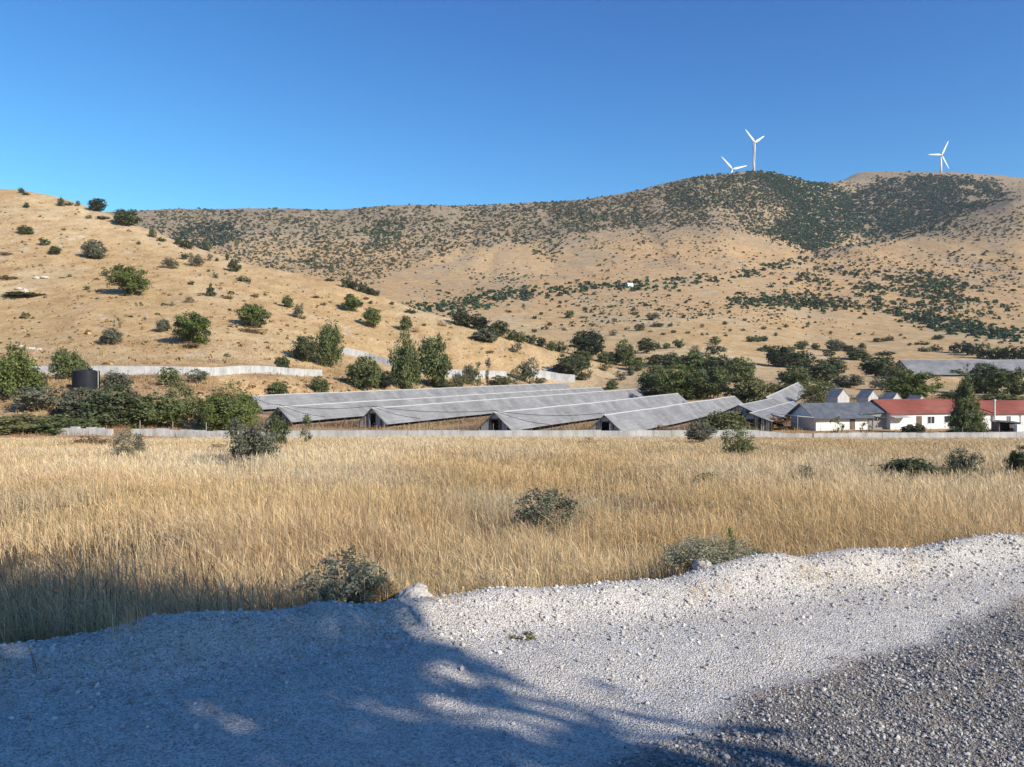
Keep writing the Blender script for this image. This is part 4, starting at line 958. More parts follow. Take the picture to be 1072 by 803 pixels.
def plant_meshes(kind, colr, seed, detail, joined):
    key = (kind, colr, seed, detail, joined)
    if key in _cache: return _cache[key]
    v, c, k = proto(kind, seed, detail); tint = np.clip(c * np.array(LEAFC[colr]), .008, .6)
    q = np.arange(len(v)).reshape(-1, 4); bark = M['bark'] if kind in ('oak', 'round', 'conifer') else M['twig']
    if joined:
        sv = np.array(k.v); fs = k.f; quads = np.array([f for f in fs if len(f) == 4], int).reshape(-1, 4) + len(v)
        V = np.concatenate([v, sv]); C = np.concatenate([tint, np.full((len(sv), 3), .12)])
        me = poly_mesh("shrub", V, [q, quads], [M['leaf'], bark], C, np.concatenate([np.zeros(len(q)), np.ones(len(quads))]))
        _cache[key] = me
    else:
        _cache[key] = (poly_mesh("crown", v, [q], [M['leaf']], tint), k.mesh("trunk", bark))
    return _cache[key]
COUNT = {}
def plant(name, cat, kind, colr, P, w, hgt, label, group=None, detail=1, parts=None, sink=.0, yaw=None):
    """a tree is an Empty with trunk and crown; a shrub is one mesh"""
    i = COUNT[kind] = COUNT.get(kind, 0) + 1
    seed = i % 4; yaw = rng.uniform(0, 6.28) if yaw is None else yaw
    if parts is None: parts = name.endswith('tree')
    P = (P[0], P[1], P[2] - sink)
    if parts:
        cm, tm = plant_meshes(kind, colr, seed, detail, False)
        o = empty(name, P, yaw); link("crown", cm, o); link("stems" if name.endswith(('shrub', 'bush')) else "trunk", tm, o)
    else:
        o = link(name, plant_meshes(kind, colr, seed, detail, True), None, P); o.rotation_euler = (0, 0, yaw)
    o.scale = (w, w, hgt); tag(o, label, cat, group); return o
def near_hit(px, py):
    px = np.atleast_1d(np.asarray(px, float)); py = np.atleast_1d(np.asarray(py, float)); D = np.full(len(px), 5.5)
    for _ in range(30):
        x = (px - CX) / F * D; z = np.where(edge_dist(x, D) < .85, np.maximum(h(x, D), road_h(x, D)), h(x, D)); D = .5 * D + .5 * (EYE - z) * F / (py - HY)
    x = (px - CX) / F * D; return np.stack([x, D, np.where(edge_dist(x, D) < .85, np.maximum(h(x, D), road_h(x, D)), h(x, D))], 1)
def edge_spot(px, e_off):
    D = np.linspace(3.6, 12, 2400); x = (px - CX) / F * D; e = edge_dist(x, D); i = int(np.argmin(np.abs(e - e_off)))
    return np.array((x[i], D[i], float(np.maximum(h(x[i:i+1], D[i:i+1]), road_h(x[i:i+1], D[i:i+1]))[0])))
def from_photo(items, dmin, group=None, zone=None, sink=0.0, dmax=3200, zone_group=None):
    """items: (name, kind, colour, column, base row, width px, height px, detail, label)"""
    P, ok = hit([q[3] for q in items], [q[4] for q in items], dmin, dmax)
    if dmin < 5: P = near_hit([q[3] for q in items], [q[4] for q in items])
    for (name, kind, colr, cx_, by, w, hp, det, lab), p in zip(items, P):
        if by < 3: p = edge_spot(cx_, by)          # given as metres from the road edge
        s = p[1] / F
        cat = 'tree' if 'tree' in name else ('plant' if 'plant' in name else 'bush')
        plant(name, cat, kind, colr, p, w * s * 1.12, hp * s * 1.05, lab or zone, group if lab else zone_group, det, sink=sink)
T, B, U = 'oak_tree', 'shrub', 'bush'
hill = [
 (B,'bush','dark',21.8,202,6,6,0,"small dark shrub on the hill skyline nearest the left edge"),
 (B,'low','dark',27,204,7,4,0,"low dark shrub on the skyline right beside the leftmost skyline shrub"),
 (B,'bush','dark',28,217.5,7,6,0,"small dark shrub just below the two leftmost skyline shrubs"),
 (B,'upright','dark',64,216,7,10,0,"narrow upright dark shrub near the hill skyline"),
 (B,'low','grey',72,215,8,5,0,"low grey shrub between the upright skyline shrub and the round skyline tree"),
 (B,'sparse','grey',81.5,216,6,7,0,"thin pale grey shrub left of the round dark skyline tree"),
 (T,'round','black',103,221.5,16,14,1,"round dark tree standing alone on the hill skyline"),
 (T,'oak','dark',131.5,236,26,17,1,"broad dark tree spilling over the hill skyline, right of the round dark tree"),
 (B,'low','grey',107,229,13,4,0,"flat greyish shrub under the round skyline tree"),
 (B,'sparse','grey',92.6,229,7,5,0,None),
 (B,'bush','mid',27,245,15,10,1,"dark bushy shrub on the upper slope near the left edge"),
 (B,'bush','dark',45.6,257,9,9,0,"upper one of two dark shrubs on the upper left slope"),
 (B,'bush','dark',57,266.5,11,10,1,"lower one of two dark shrubs on the upper left slope"),
 (B,'round','grey',97.5,271,22,20,1,"dome shaped grey green shrub casting a shadow on the open upper slope"),
 (B,'low','dry',67,241,5,3,0,None),
 (B,'bush','dark',110,289,6,8,0,"tiny dark shrub just left above the largest hillside oak"),
 (T,'oak','oak',137.5,309,37,30,2,"largest spreading green oak on the open left hillside"),
 (B,'low','dry',9,292,17,5,0,"low brown dry shrub at the left edge of the hillside"),
 (B,'low','dry',7,267,11,5,0,None),
 (B,'sparse','grey',91,304,7,6,0,None),
 (B,'low','dark',26,310,34,6,1,"flat dark patch of creeping shrub round a pale stump, near the left edge"),
 (B,'low','grey',103,306,5,3,0,None),
 (B,'sparse','grey',178,281,17,12,1,"sparse grey shrub leaning right, on the slope above the wide oak"),
 (B,'bush','dark',193,271.5,8,8,0,"small dark shrub left of the pale grey leggy shrub"),
 (B,'sparse','grey',206,279,16,15,1,"pale grey leggy shrub high on the slope"),
 (B,'sparse','grey',220,273,6,9,0,"thin upright grey shrub close below the ridge line"),
 (B,'bush','dark',227,273.5,4,4,0,None), (B,'upright','dark',238,272.5,4,7,0,None),
 (B,'round','dark',245.5,284.5,12,13,1,"compact dark round shrub with a shadow, high on the right of the slope"),
 (B,'low','grey',254.5,294.5,13,8,0,"low grey brown shrub below the compact dark round shrub"),
 (B,'sparse','grey',261,297.5,5,8,0,None),
 (B,'sparse','dark',225.6,291,6,7,0,None), (B,'low','dark',200,298,6,6,0,None),
 (B,'conifer','dark',220.5,310,11,13,0,"pointed dark shrub like a little cone, in the middle of the slope"),
 (B,'dry','dry',201.5,317,13,8,0,"ragged brown dry shrub in the middle of the slope"),
 (B,'low','dry',239,313,9,6,0,None), (B,'low','dry',266,311,9,5,0,None), (B,'dry','silver',180,320,8,7,0,None),
 (B,'bush','dark',145,256,4,4,0,None), (B,'upright','dark',159.6,248.5,7,9,0,None), (B,'low','dark',169,252.5,8,6,0,None), (B,'bush','dark',186,256.5,7,9,0,None),
 (B,'bush','dark',196,260,14,10,0,"dark shrub clump on the ridge line over the pale grey leggy shrub"),
 (B,'bush','mid',216.5,262,11,12,0,"green shrub on the ridge line where the far hillside begins"),
 (T,'round','oak',264,343,29,25,2,"domed green tree with dry brush at its foot, on the lower slope"),
 (B,'dry','dry',268,349,24,9,1,"dry brown brush round the foot of the domed green tree"),
 (T,'oak','oak',201,360,36,32,2,"green oak leaning right on the lower slope, beside a small grey bush"),
 (B,'dry','dry',203,364,22,8,1,"dry brown brush below the leaning green oak"),
 (B,'bush','grey',171.5,347,14,14,1,"small grey green bush just left of the leaning green oak"),
 (B,'bush','grey',117,360,22,17,1,"grey green bush with a thin sprig, lower left slope above the wall"),
 (B,'sapling','dark',123,346,8,14,1,"thin dark sprig rising behind the grey green bush of the lower left slope"),
 (B,'bush','mid',301,322,11,14,1,"upper green shrub of a close pair on the right of the hillside"),
 (B,'sparse','grey',312,333,11,17,1,"paler lower shrub of a close pair on the right of the hillside"),
 (B,'low','dry',317,334,7,5,0,None),
 (T,'oak','oak',369,326,20,18,1,"small green tree with a shadow on its left, near the right end of the hillside"),
 (T,'round','bright',390,342,18,20,1,"lollipop shaped bright green tree on a short bare trunk"),
 (B,'dry','dry',390.5,343.5,12,5,0,"dry brown tuft at the foot of the lollipop shaped tree"),
 (B,'low','dry',331,312,7,4,0,None), (B,'low','dry',339,319.5,7,4,0,None), (B,'low','dark',345,294,9,4,0,None),
 (B,'bush','dark',362,301,11,11,0,"first dark bush at the upper left end of the ridge hedge"),
 (B,'bush','black',370,302.5,11,9,0,"second dark bush of the ridge hedge"),
 (B,'bush','dark',380,306,13,11,0,"third and widest dark bush of the ridge hedge"),
 (B,'bush','black',388,308.5,10,9,0,"fourth dark bush of the ridge hedge"),
 (B,'bush','dark',394.5,310,7,7,0,"last small bush at the lower right end of the ridge hedge"),
 (B,'low','dark',410,319,5,5,0,None), (B,'low','dry',383,313.5,6,4,0,None), (B,'low','dark',388,318,4,5,0,None),
 (B,'bush','mid',424.5,346,12,17,1,"upright green shrub downhill of the lollipop shaped tree"),
 (B,'dry','dry',434.5,348,9,7,0,None), (B,'low','dark',430,327.5,11,6,0,"low dark shrub on the ridge line above the upright green shrub"),
 (B,'dry','dry',463,341.5,9,8,0,None), (B,'dry','dry',471,340,5,5,0,None),
 (T,'bush','dark',483,341,17,19,1,"first dark leafy tree of the four where the hillside runs out"),
 (T,'bush','black',501,345,19,18,1,"second dark leafy tree of the four where the hillside runs out"),
 (T,'round','grey',508,358,24,14,1,"wide grey green tree, lowest of the four where the hillside runs out"),
 (T,'bush','dark',523,352,22,18,1,"last dark leafy tree of the four where the hillside runs out"),
 (B,'sparse','grey',540.5,369,12,13,0,"grey shrub alone on the bare toe of the hillside"),
 (B,'low','dry',513,369,9,3,0,None), (B,'low','dry',444,341,5,4,0,None),
 (B,'bush','dark',536,356,12,12,0,"first bush of the dark row along the bare toe of the hillside"),
 (B,'bush','mid',546,358.5,13,12,0,"second bush of the dark row along the bare toe of the hillside"),
 (B,'bush','dark',556,360,12,12,0,"third bush of the dark row along the bare toe of the hillside"),
 (B,'bush','black',566.5,363,12,11,0,"fourth bush of the dark row along the bare toe of the hillside"),
 (B,'bush','mid',577,367,12,11,0,"fifth bush of the dark row along the bare toe of the hillside"),
 (B,'bush','dark',587,369,14,12,0,"sixth bush of the dark row, nearest the big round dark oak"),
]
from_photo(hill, 170, "shrubs and trees dotted over the dry left hillside", "small low shrub, one of the many unremarkable tufts dotted over the dry left hillside", zone_group="unremarkable tufts on the left hillside")
bank = [
 (T,'upright','bright',13,416,52,52,2,"tall bright green leafy tree at the left edge, above the field"),
 (B,'bush','dark',36,410,22,26,1,"dark shrub tucked in the lower right of the tall bright green tree"),
 (T,'bush','mid',70,398,29,36,2,"green tree in front of the white wall, just left of the black tank"),
 (U,'bush','grey',86,437,48,34,2,"dark green bush below the black tank, leftmost of the big thicket"),
 (U,'bush','dark',122,446,62,44,2,"largest dark green bush of the thicket in front of the black tank"),
 (U,'bush','mid',160,448,56,36,2,"green bush at the right end of the thicket in front of the tank"),
 (U,'upright','grey',121,408,28,20,1,"grey green feathery bush just right of the black tank"),
 (U,'sparse','olive',186,447,44,48,2,"loose olive green bush with a pale stem, left of the bright green tree"),
 (U,'sparse','mid',178,405,26,22,1,"thin green shrub in front of the white wall, above the olive green bush"),
 (U,'sparse','grey',206,401,22,16,1,"thin shrub reaching over the white wall top, right of the thin green shrub"),
 (U,'low','olive',24,452,64,24,2,"low olive scrub along the field edge at far left"),
 (U,'low','mid',70,453,54,22,2,"low green scrub in front of the broken wall at left"),
 (U,'sparse','grey',42,430,46,28,1,"loose grey scrub under the tall bright green tree"),
 (T,'upright','bright',242,453,62,52,3,"big bright green leafy tree that hides the end of the farthest shed"),
 (U,'sparse','olive',216,446,26,22,1,"low olive bush at the left foot of the big bright green tree"),
 (B,'bush','dark',295.5,391,17,20,1,"dark bush in front of the right part of the whitewashed wall"),
 (T,'bush','dark',318,378,27,29,2,"left rounded tree of the dense dark pair above the wall corner"),
 (T,'upright','mid',344,384,29,48,2,"tall right tree of the dense dark pair above the wall corner"),
 (U,'bush','mid',382,407,32,36,2,"wide green bush on the bank between the two white wall pieces"),
 (U,'low','mid',291,411,20,14,1,"low green bush on the bare bank, above the roof of the farthest shed"),
 (U,'bush','mid',335,411,17,19,1,"small round green bush on the bare bank, right of the low one"),
 (T,'upright','mid',424,408,32,58,2,"tall pointed green tree at the end of the sloping white wall"),
 (T,'oak','mid',453,404,36,52,2,"rounder green tree just right of the tall pointed one"),
 (U,'bush','black',402,407,18,20,1,"dark bush at the left foot of the tall pointed tree"),
 (U,'low','dark',458,404,20,12,1,"dark low bush at the right foot of the rounder tree"),
 (U,'sparse','olive',482,406,20,15,1,"olive bush at the roof edge, in front of the half hidden wall"),
 (U,'sapling','mid',501,405,16,24,1,"first thin sapling before the half hidden white wall, from the left"),
 (U,'sapling','grey',511,404,11,27,1,"second and tallest thin sapling before the half hidden white wall"),
 (U,'upright','grey',491,402,13,22,1,"leafless looking grey shrub left of the thin saplings"),
 (U,'low','olive',525,403,22,13,1,"low olive bush right of the thin saplings"),
 (U,'sapling','mid',541,403,14,17,1,"small sapling between the olive bush and the tufted grey tree"),
 (U,'sparse','grey',553,401,20,29,1,"tufted grey tree left of the last white wall piece"),
 (U,'low','olive',468,406,14,10,1,None), (U,'sparse','olive',566,402,14,8,0,None),
 (U,'sapling','mid',428,361,5,14,0,"lone thin green shoot above the tall pointed tree"),
 (T,'round','dark',596,396,35,25,2,"round dark bushy tree at the far end of the farthest shed"),
 (U,'low','mid',641,407,12,12,1,"small bright green bush at the far end of the second shed"),
 (U,'sparse','olive',612,398,16,10,0,None), (U,'sparse','grey',650,398,12,12,0,None),
 (T,'round','black',615,375,34,29,2,"big round almost black oak at the meeting of hillside and valley"),
 (U,'bush','mid',610,380,22,14,1,"dark bush under the left side of the big black oak"),
 (U,'bush','mid',633,380,18,13,1,"green bush under the right side of the big black oak"),
 (T,'bush','mid',655,383,18,30,1,"upright green tree two bushes right of the big black oak"),
 (U,'bush','dark',643,381,16,14,1,"dark bush between the big black oak and the upright green tree"),
 (T,'oak','dark',677,370,19,16,1,"spreading dark tree on the pale valley floor, right of the upright green tree"),
 (U,'bush','mid',667,388,20,16,1,"green bush in the dip below the spreading dark tree"),
 (U,'sparse','olive',634,388,14,10,0,None), (U,'upright','grey',660,393,10,12,0,None),
]
from_photo(bank, 97, "bushes and trees round the farm and on the bank behind it", "low olive shrub among the many on the bank behind the sheds", zone_group="olive shrubs on the bank")
thick = [
 (T,'bush','mid',690,414,38,30,2,"light green bushy tree at the left end of the thicket behind the sheds"),
 (T,'bush','bright',716,418,36,36,2,"bright green bushy tree in the middle front of the thicket behind the sheds"),
 (T,'bush','mid',741,418,36,34,2,"green bushy tree in the thicket, over the end of the nearest parallel shed"),
 (T,'round','olive',779,424,38,30,2,"olive coloured bushy tree at the right end of the thicket"),
 (U,'bush','dark',688,382,18,11,1,"low dark bush at the upper left of the thicket"),
 (T,'bush','dark',704,386,20,16,1,"dark tree at the back of the thicket, left of three"),
 (T,'bush','mid',729,392,30,26,1,"dark rounded tree at the back of the thicket, middle of three"),
 (T,'bush','dark',752,396,28,24,1,"dark rounded tree at the back of the thicket, right of three"),
 (T,'bush','mid',774,400,26,26,1,"green tree ending the thicket against the bare tan strip"),
 (T,'round','black',814,384,24,20,1,"first black green oak of the clump above the rising shed roof"),
 (T,'round','dark',838,386,26,17,1,"second dark oak of the clump above the rising shed roof"),
 (T,'bush','mid',832,406,26,22,1,"green bush directly behind the top of the rising shed roof"),
 (U,'low','olive',812,411,30,12,1,"low olive scrub left of the top of the rising shed roof"),
 (T,'bush','dark',856,399,28,22,1,"dark tree in the middle of the clump behind the hut"),
 (T,'round','dark',872,396,26,20,1,"rounded dark tree right of the middle of the clump behind the hut"),
 (U,'bush','grey',889,406,24,14,1,"grey brown bush behind the leftmost little gable"),
 (U,'low','mid',862,409,20,13,1,"low green bush between the hut and the dark clump"),
 (T,'sparse','olive',856,430,32,26,2,"olive tree with pale limbs standing at the slate roof of the hut"),
 (T,'bush','dark',922,394,34,21,1,"dark tree at the left tip of the very long slate grey roof"),
 (U,'sparse','grey',923,408,20,14,1,"grey brown dry bush between the hut gables and the long slate roof"),
 (T,'round','bright',956,419,42,28,2,"wide bright green tree right behind the red roof ridge"),
 (U,'low','olive',940,396,20,16,1,"loose olive brown shrub just above the wide bright green tree"),
 (T,'round','dark',1032,412,30,29,2,"round dark tree in front of the long slate roof, left of two"),
 (T,'round','mid',1060,415,32,27,2,"round dark tree in front of the long slate roof, right of two"),
 (U,'low','grey',960,388,20,9,1,"first of the low brown grey shrubs along the foot of the long slate roof"),
 (U,'low','grey',980,391,20,9,1,"second of the low brown grey shrubs along the foot of the long slate roof"),
 (U,'low','mid',999,394,20,9,1,"third of the low brown grey shrubs along the foot of the long slate roof"),
 (U,'sapling','dark',1013,396,8,14,0,"dark spiky shoot at the right end of the low brown grey shrubs"),
 (U,'low','olive',1000,418,26,10,1,"low olive scrub left of the two round dark trees"),
 (U,'low','mid',1046,421,36,10,1,"low green hedge between the two round dark trees and the red roof"),
 (T,'bush','dark',897,377,20,12,1,"dark spreading tree above the dark clump, left of the long slate roof"),
 (U,'low','dark',926,372,15,6,0,"low dark bush at the upper left corner of the long slate roof"),
 (T,'round','grey',874,367.5,16,11,1,"grey green round tree in the row across the tan strip, middle"),
 (U,'bush','dark',887,368,13,8,0,"dark bush touching the right of the grey green round tree"),
 (U,'bush','dark',867,373,9,7,0,"small bush just below the grey green round tree"),
 (U,'upright','dark',839,366,13,9,0,"dark tufted bush in the row across the tan strip, left of the round tree"),
 (U,'low','mid',825,368,12,7,0,"low bush at the left end of the row across the tan strip"),
 (U,'bush','dark',854,366,8,7,0,None), (U,'bush','dark',902,365,7,6,0,None), (U,'bush','dark',919,358,8,5,0,None), (U,'bush','dark',926,357.5,6,4,0,None), (U,'bush','dark',932,357,7,5,0,None),
 (U,'low','dark',968,368,10,6,0,None), (U,'bush','dark',980,368,9,7,0,None), (U,'low','dark',968,361,8,4,0,None), (U,'bush','dark',982,355.5,9,6,0,None),
 (T,'bush','dark',1006,370,14,13,0,"first dark tree of the belt behind the long slate roof, from the left"),
 (T,'bush','black',1018,372,15,13,0,"second dark tree of the belt behind the long slate roof"),
 (T,'bush','dark',1031,375,16,15,0,"third dark tree of the belt behind the long slate roof"),
 (T,'bush','mid',1043,376,14,14,0,"fourth dark tree of the belt behind the long slate roof"),
 (T,'bush','dark',1055,377,15,15,0,"fifth dark tree of the belt behind the long slate roof"),
 (T,'bush','black',1068,378,16,15,0,"last dark tree of the belt behind the long slate roof, at the right edge"),
 (U,'bush','dark',688,365.5,7,7,0,"little dark bush right beside the spreading dark valley tree"),
 (U,'bush','mid',697.6,365,7,7,0,"little bush second to the right of the spreading dark valley tree"),
 (U,'round','dark',711,364.5,10,9,0,"little round bush third to the right of the spreading dark valley tree"),
 (U,'round','dark',669,346.5,9,7,0,"small round bush alone on the pale valley floor, above the spreading dark tree"),
 (U,'sparse','grey',642.6,351.5,8,7,0,"small grey bush up and left of the spreading dark valley tree"),
 (U,'round','grey',682.6,335,12,7,0,"wide grey bush highest on the bare pale valley floor"),
 (U,'low','grey',688,342,12,6,0,"flat grey bush just below the wide grey one on the pale valley floor"),
 (U,'bush','mid',596,333,10,8,0,"green bush on the pale valley floor above the big black oak, to its left"),
 (U,'round','mid',750,361,11,8,0,"upper dark bush of three at the right end of the pale valley floor"),
 (U,'round','dark',747,371,14,10,0,"lower and widest dark bush of three at the right end of the pale valley floor"),
 (U,'low','grey',757,368,8,6,0,"right grey bush of three at the right end of the pale valley floor"),
 (U,'dry','dry',730,366,10,5,0,"dry brown bush left of the three dark valley bushes"),
 (U,'bush','dark',786,358,8,6,0,"left bush of the short row of three up the valley"),
 (U,'bush','mid',793,358,8,6,0,"middle bush of the short row of three up the valley"),
 (U,'bush','dark',799,357.5,8,7,0,"right bush of the short row of three up the valley"),
 (U,'low','mid',803,368,14,9,0,"low green bush left of the row across the tan strip, above the black green oak"),
]
thick = [(a, b, c, d, e, f * 1.16, g_ * 1.1, i_, l) for a, b, c, d, e, f, g_, i_, l in thick]
from_photo(thick, 180, "bushes and trees of the valley floor", "small dark bush among the loose scatter across the tan valley floor", zone_group="loose scatter of bushes on the valley floor")
small = []
for (cx_, by) in ((566.7,329.5),(610,333),(643,337),(705,348.5),(694,350.5),(655,346),(575,341),(590,346),(620,342),(560,334),(630,329),(665,329),(702,342),(720,349),(735,343),(759,340),(778,346),(800,345),(823,343),(846,340),(870,350),(899,351),(760,352),(715,333),(733,331),(640,322),(675,320),(612,325),(585,322),(548,322),(690,325),(745,325),(952,362),(960,361),(1000,350),(943,352),(560,348),(606,349),(812,352),(780,336)):
    small.append((U, ['bush', 'low', 'round'][len(small) % 3], ['dark', 'mid', 'grey'][len(small) % 3], cx_, by, rng.uniform(3.5, 6.5), rng.uniform(3, 4.6), 0, None))
from_photo(small, 400, "loose scatter of bushes on the valley floor", "small dark bush among the loose scatter across the tan valley floor", zone_group="loose scatter of bushes on the valley floor")
field = [
 (U,'twiggy','grey',140,486,34,37,2,"grey twiggy bush in front of the cracked wall at left"),
 (U,'dry','dry',98,468,42,15,1,"brown dried mound of brush in front of the broken wall"),
 (U,'sparse','grey',265,490,50,56,2,"big dark grey bush in the field, before the bright green tree"),
 (U,'twiggy','dry',228,478,26,14,1,"low brown dead branch left of the big dark grey bush"),
 (U,'bush','dark',290,468,20,36,1,"dark narrow bush before the second shed's gable, right of the big grey bush"),
 (U,'sapling','mid',321,466,20,30,2,"young green shrub standing at the wall, right of the dark narrow bush"),
 (U,'twiggy','grey',566,567,72,56,2,"rounded dark grey shrub in the middle of the dry field"),
 (U,'dry','dry',613,468,15,12,1,"small brown tuft at the wall below the fourth shed"),
 (U,'dry','dry',650,482,10,12,0,"tiny dark tuft in the far field, right of the small brown tuft"),
 (U,'low','mid',741,508,28,18,1,"low green plant lying in the grass in the middle right of the field"),
 (U,'twiggy','mid',769,482,36,36,2,"leaning dark shrub with bare twigs near the wall, right of the sheds"),
 (U,'sparse','grey',733,465,30,25,2,"dark grey bush at the wall in front of the nearest shed's side"),
 (U,'sparse','grey',842,510,22,24,1,"small grey shrub alone in the right part of the field"),
 (U,'low','dark',960,505,68,32,2,"wide low dark shrub in the right part of the field"),
 (U,'sparse','grey',1010,502,34,34,2,"grey shrub just right of the wide low dark shrub"),
 (U,'bush','dark',1069,500,24,36,2,"dark bush cut by the right edge of the photo"),
 (U,'bush','dark',957,457,22,15,1,"dark bush at the wall in front of the farmhouse window"),
 (T,'conifer','mid',1012,456,38,58,3,"tall dark conifer like tree between the two red roofed houses"),
 (U,'low','dark',1012,458,40,12,1,"low dark growth round the foot of the tall tree between the houses"),
 (U,'sapling','olive',877,456,16,18,1,"thin sapling in front of the white hut wall"),
 (U,'sapling','mid',905,456,12,14,1,"thin sapling by the lean-to of the white hut"),
 (U,'dry','dry',797,450,46,18,1,"dry reddish brush on the slope below the hut's left porch"),
 (U,'low','olive',758,453,54,28,2,"olive brush on the slope right of the nearest shed"),
 (U,'dry','dry',690,452,44,8,1,"dry reddish brush along the side of the nearest shed"),
]
from_photo(field, 9, "bushes standing in and along the dry field", None)
near = [
 ('thistle_plant','sparse','silver',362,.25,76,68,2,"grey green leafy weed at the border of grass and gravel, left of the pale rock"),
 ('thistle_plant','thistle','silver',735,.0,104,50,3,"grey spiny low mound on the gravel edge"),
 ('thistle_plant','sapling','bright',764,.12,18,44,2,"single green sprig sticking up behind the grey spiny mound"),
 ('thistle_plant','low','olive',795,.05,40,24,3,"green low weed touching the right of the grey spiny mound"),
 ('thistle_plant','low','olive',548,664,34,9,2,"flat dark weed lying on the stony berm"),
 ('thistle_plant','twiggy','dry',402,.15,50,34,2,"dry brown weed between the grey green weed and the pale rock"),
]
from_photo(near, 4.2, None, None, sink=.03)
# pale rocks
def rock(px_, py_, w, hh, label, dmin=4.2):
    p = edge_spot(px_, py_) if py_ < 3 else hit(px_, py_, dmin)[0][0]; s = p[1] / F
    g = np.random.default_rng(int(px_)); import bmesh
    bm = bmesh.new(); bmesh.ops.create_icosphere(bm, subdivisions=3, radius=.5)
    for v in bm.verts:
        c = np.array(v.co); d = float(vnoise(np.array(c[0] * 4 + 9), np.array(c[1] * 4 + c[2] * 3), int(px_))) - .5
        v.co = mathutils.Vector(tuple(np.round(c * 5.5 + d, 0) / 5.5 * .35 + c * (.75 + .35 * d)))
    me = bpy.data.meshes.new("rock"); bm.to_mesh(me); bm.free(); me.materials.append(M['rock'])
    o = link("rock", me, None, (p[0], p[1], max(p[2], float(road_h(p[0], p[1]))) + hh * s * .2)); o.scale = (w * s, w * s * .8, hh * s); o.rotation_euler = (0, 0, g.uniform(0, 6))
    tag(o, label, "rock"); return o
rock(434, -.10, 40, 21, "pale limestone rock at the border of grass and gravel")
rock(735, -.12, 20, 14, "small pale rock on top of the grey spiny mound's gravel bank")
rock(27, 309, 5, 9, "pale stump shaped rock in the creeping shrub on the left hillside", 170)
rock(20, 303, 8, 3, "flat pale boulder beside the stump shaped rock", 170)
for i, (a, b_) in enumerate(((38, 292), (47, 291.5), (32, 366), (22, 364), (40, 367))):
    rock(a, b_, 6 + i % 3 * 2, 3.5, "pale weathered boulder, one of a few lying loose on the lower left hillside", 170)["group"] = "loose boulders on the left hillside"

# roadside tree behind the viewer: its crown throws the shade over road and grass
st = plant('roadside_tree', 'tree', 'canopy', 'oak', (5.2, -4.05, -.12), 6.7, 11.8, "leafy roadside tree beside the gravel road, shading the foreground", detail=1.5, yaw=.4)

# ------------------------------------------------------------------ dry weeds behind the wall, tufts on the hill foot
def off_pads(x, y, margin=.2):
    k = np.ones(len(x), bool)
    for (bx, by, L, b) in SHEDS + [(41.0, 139.8, 34.5, 0), (56, 170.5, 48, 0), (35.5, 115.5, 43, 0)]:
        u = (x - bx) * SHED_AX[0] + (y - by) * SHED_AX[1]; v = np.abs(-(x - bx) * SHED_AX[1] + (y - by) * SHED_AX[0])
        k &= ~((u > -.6) & (u < L + .6) & (v < 2.9 + margin))
    k &= ~((x > 43) & (x < 100) & (y > 112) & (y < 132))
    return k
x, y, r = field_points(230000, 99.2, 250, -.66, .62, 1.2)
k = off_pads(x, y, 1.2) & (rng.random(len(x)) < np.clip(.45 + .9 * fbm(x / 6, y / 8, 91, 3), .05, 1)) & (y > 99.2)
x, y, r = x[k], y[k], r[k]; n = len(x)
t1 = np.clip(.4 + fbm(x / 8, y / 9, 92, 3) + rng.normal(0, .25, n), 0, 1)[:, None]
col = np.array((.50, .35, .18)) * (1 - t1) + np.array((.34, .20, .11)) * t1
gr = (np.clip(fbm(x / 7, y / 9, 93, 3) * 2 - .35, 0, 1) * (rng.random(n) < .7))[:, None]; col = col * (1 - gr) + np.array((.13, .14, .06)) * gr
V, q, t, C = blades(x, y, np.clip(.55 + .35 * fbm(x / 5, y / 5, 94, 2) + rng.normal(0, .15, n), .15, 1.2), .05 * (r / 120) * rng.uniform(.6, 1.5, n), np.clip(col * rng.uniform(.6, 1.25, (n, 1)), .02, .8), rng.random(n) < .3, np.clip(rng.gamma(1.8, .3, n), .05, 1.6))
wd_ = link("dry_weeds", poly_mesh("dry_weeds", V, [q, t], [M['grass']], C)); tag(wd_, "reddish and straw coloured dry weeds between the wall, the sheds and the hill", "weeds", kind="stuff")
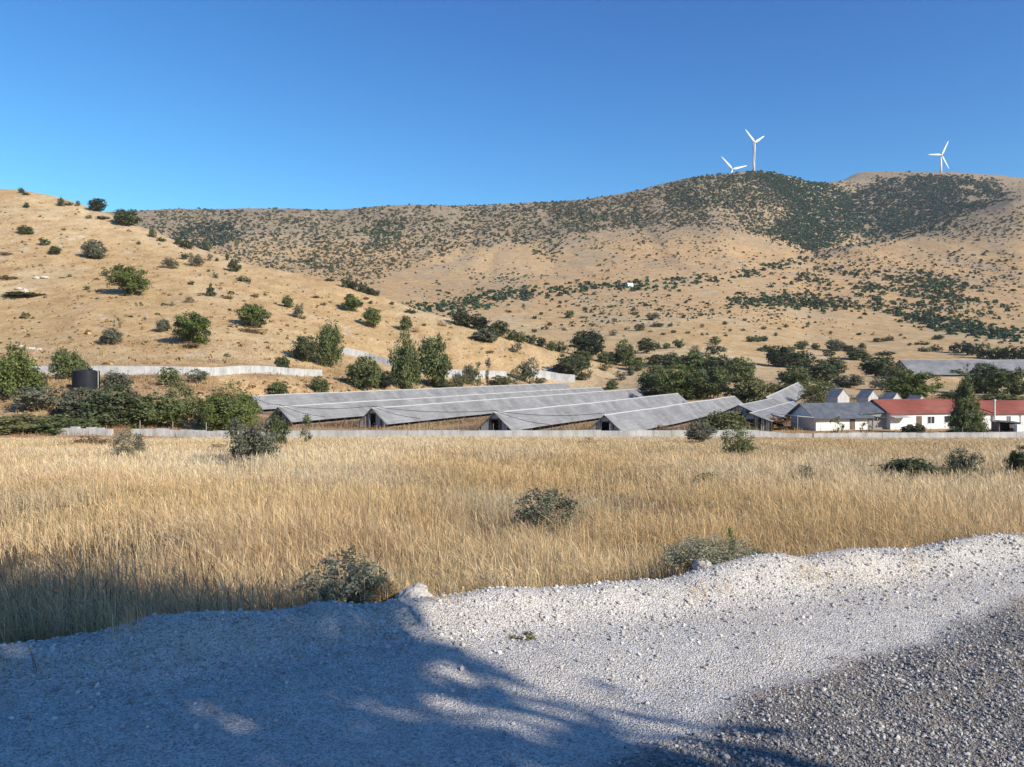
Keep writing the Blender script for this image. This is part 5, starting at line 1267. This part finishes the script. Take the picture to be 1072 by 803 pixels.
def tufts(name, P, w, hh, colr, label):
    n = len(P); Vs, Cs = [], []; kind = rng.integers(0, 6, n)
    for i in range(6):
        s = kind == i; T_ = TT[i].reshape(-1, 3); a = rng.uniform(0, 6.28, s.sum())[:, None]
        xx = T_[None, :, 0] * np.cos(a) - T_[None, :, 1] * np.sin(a); yy = T_[None, :, 0] * np.sin(a) + T_[None, :, 1] * np.cos(a)
        Vs.append(np.stack([xx * w[s][:, None] + P[s, 0:1], yy * w[s][:, None] + P[s, 1:2], T_[None, :, 2] * hh[s][:, None] + P[s, 2:3] - .03], -1).reshape(-1, 3))
        Cs.append(np.repeat((colr[s][:, None, :] * rng.uniform(.7, 1.3, (s.sum(), len(T_) // 4, 1))), 4, 1).reshape(-1, 3))
    V = np.concatenate(Vs); o = link(name, poly_mesh(name, V, [np.arange(len(V)).reshape(-1, 4)], [M['scrub']], np.clip(np.concatenate(Cs), .01, .7))); tag(o, label, "tufts", kind="stuff"); return o
pl = [(0, 205), (60, 212), (150, 245), (250, 278), (400, 318), (540, 362), (590, 388), (360, 368), (330, 380), (0, 384)]
p = polygon_points(pl, 1150); P, ok = hit(p[:, 0], p[:, 1], 160, 520); P = P[ok & (P[:, 1] < 470)]
p2 = polygon_points([(0, 395), (330, 398), (380, 384), (440, 398), (600, 404), (590, 409), (430, 411), (270, 414), (230, 440), (0, 446)], 900); P2, ok2 = hit(p2[:, 0], p2[:, 1], 99, 330); P2 = P2[ok2 & off_pads(P2[:, 0], P2[:, 1], 1)]
P3 = np.concatenate([P, P2]); n = len(P3); far_ = np.arange(n) < len(P)
w = np.where(far_, rng.gamma(2, .26, n) + .22, rng.gamma(2.0, .2, n) + .2); t1 = rng.random((n, 1))
col = np.where(t1 < .45, np.array((.40, .28, .15)), np.where(t1 < .8, np.array((.28, .20, .115)), np.array((.14, .145, .07))))
tufts("weed_tufts", P3, w, w * rng.uniform(.4, .9, n), col, "small brown and olive tufts sprinkled over the dry slope and bank")

# ------------------------------------------------------------------ summer haze: one even volume, sky outside
hz = MB(); hz.box(-3900, 3900, -400, 4600, -30, 900)
hm = bpy.data.materials.new("summer_haze"); hm.use_nodes = True; nt = hm.node_tree
for nd in list(nt.nodes):
    if nd.type != 'OUTPUT_MATERIAL': nt.nodes.remove(nd)
pv = nt.nodes.new("ShaderNodeVolumePrincipled"); pv.inputs["Color"].default_value = (.80, .88, 1, 1); pv.inputs["Density"].default_value = .000052; pv.inputs["Anisotropy"].default_value = 0.0
nt.links.new(pv.outputs[0], nt.nodes["Material Output"].inputs["Volume"])
hm.cycles.homogeneous_volume = True
ho = hz.build("haze", hm); tag(ho, "thin pale summer haze over the valley", "haze", kind="stuff")
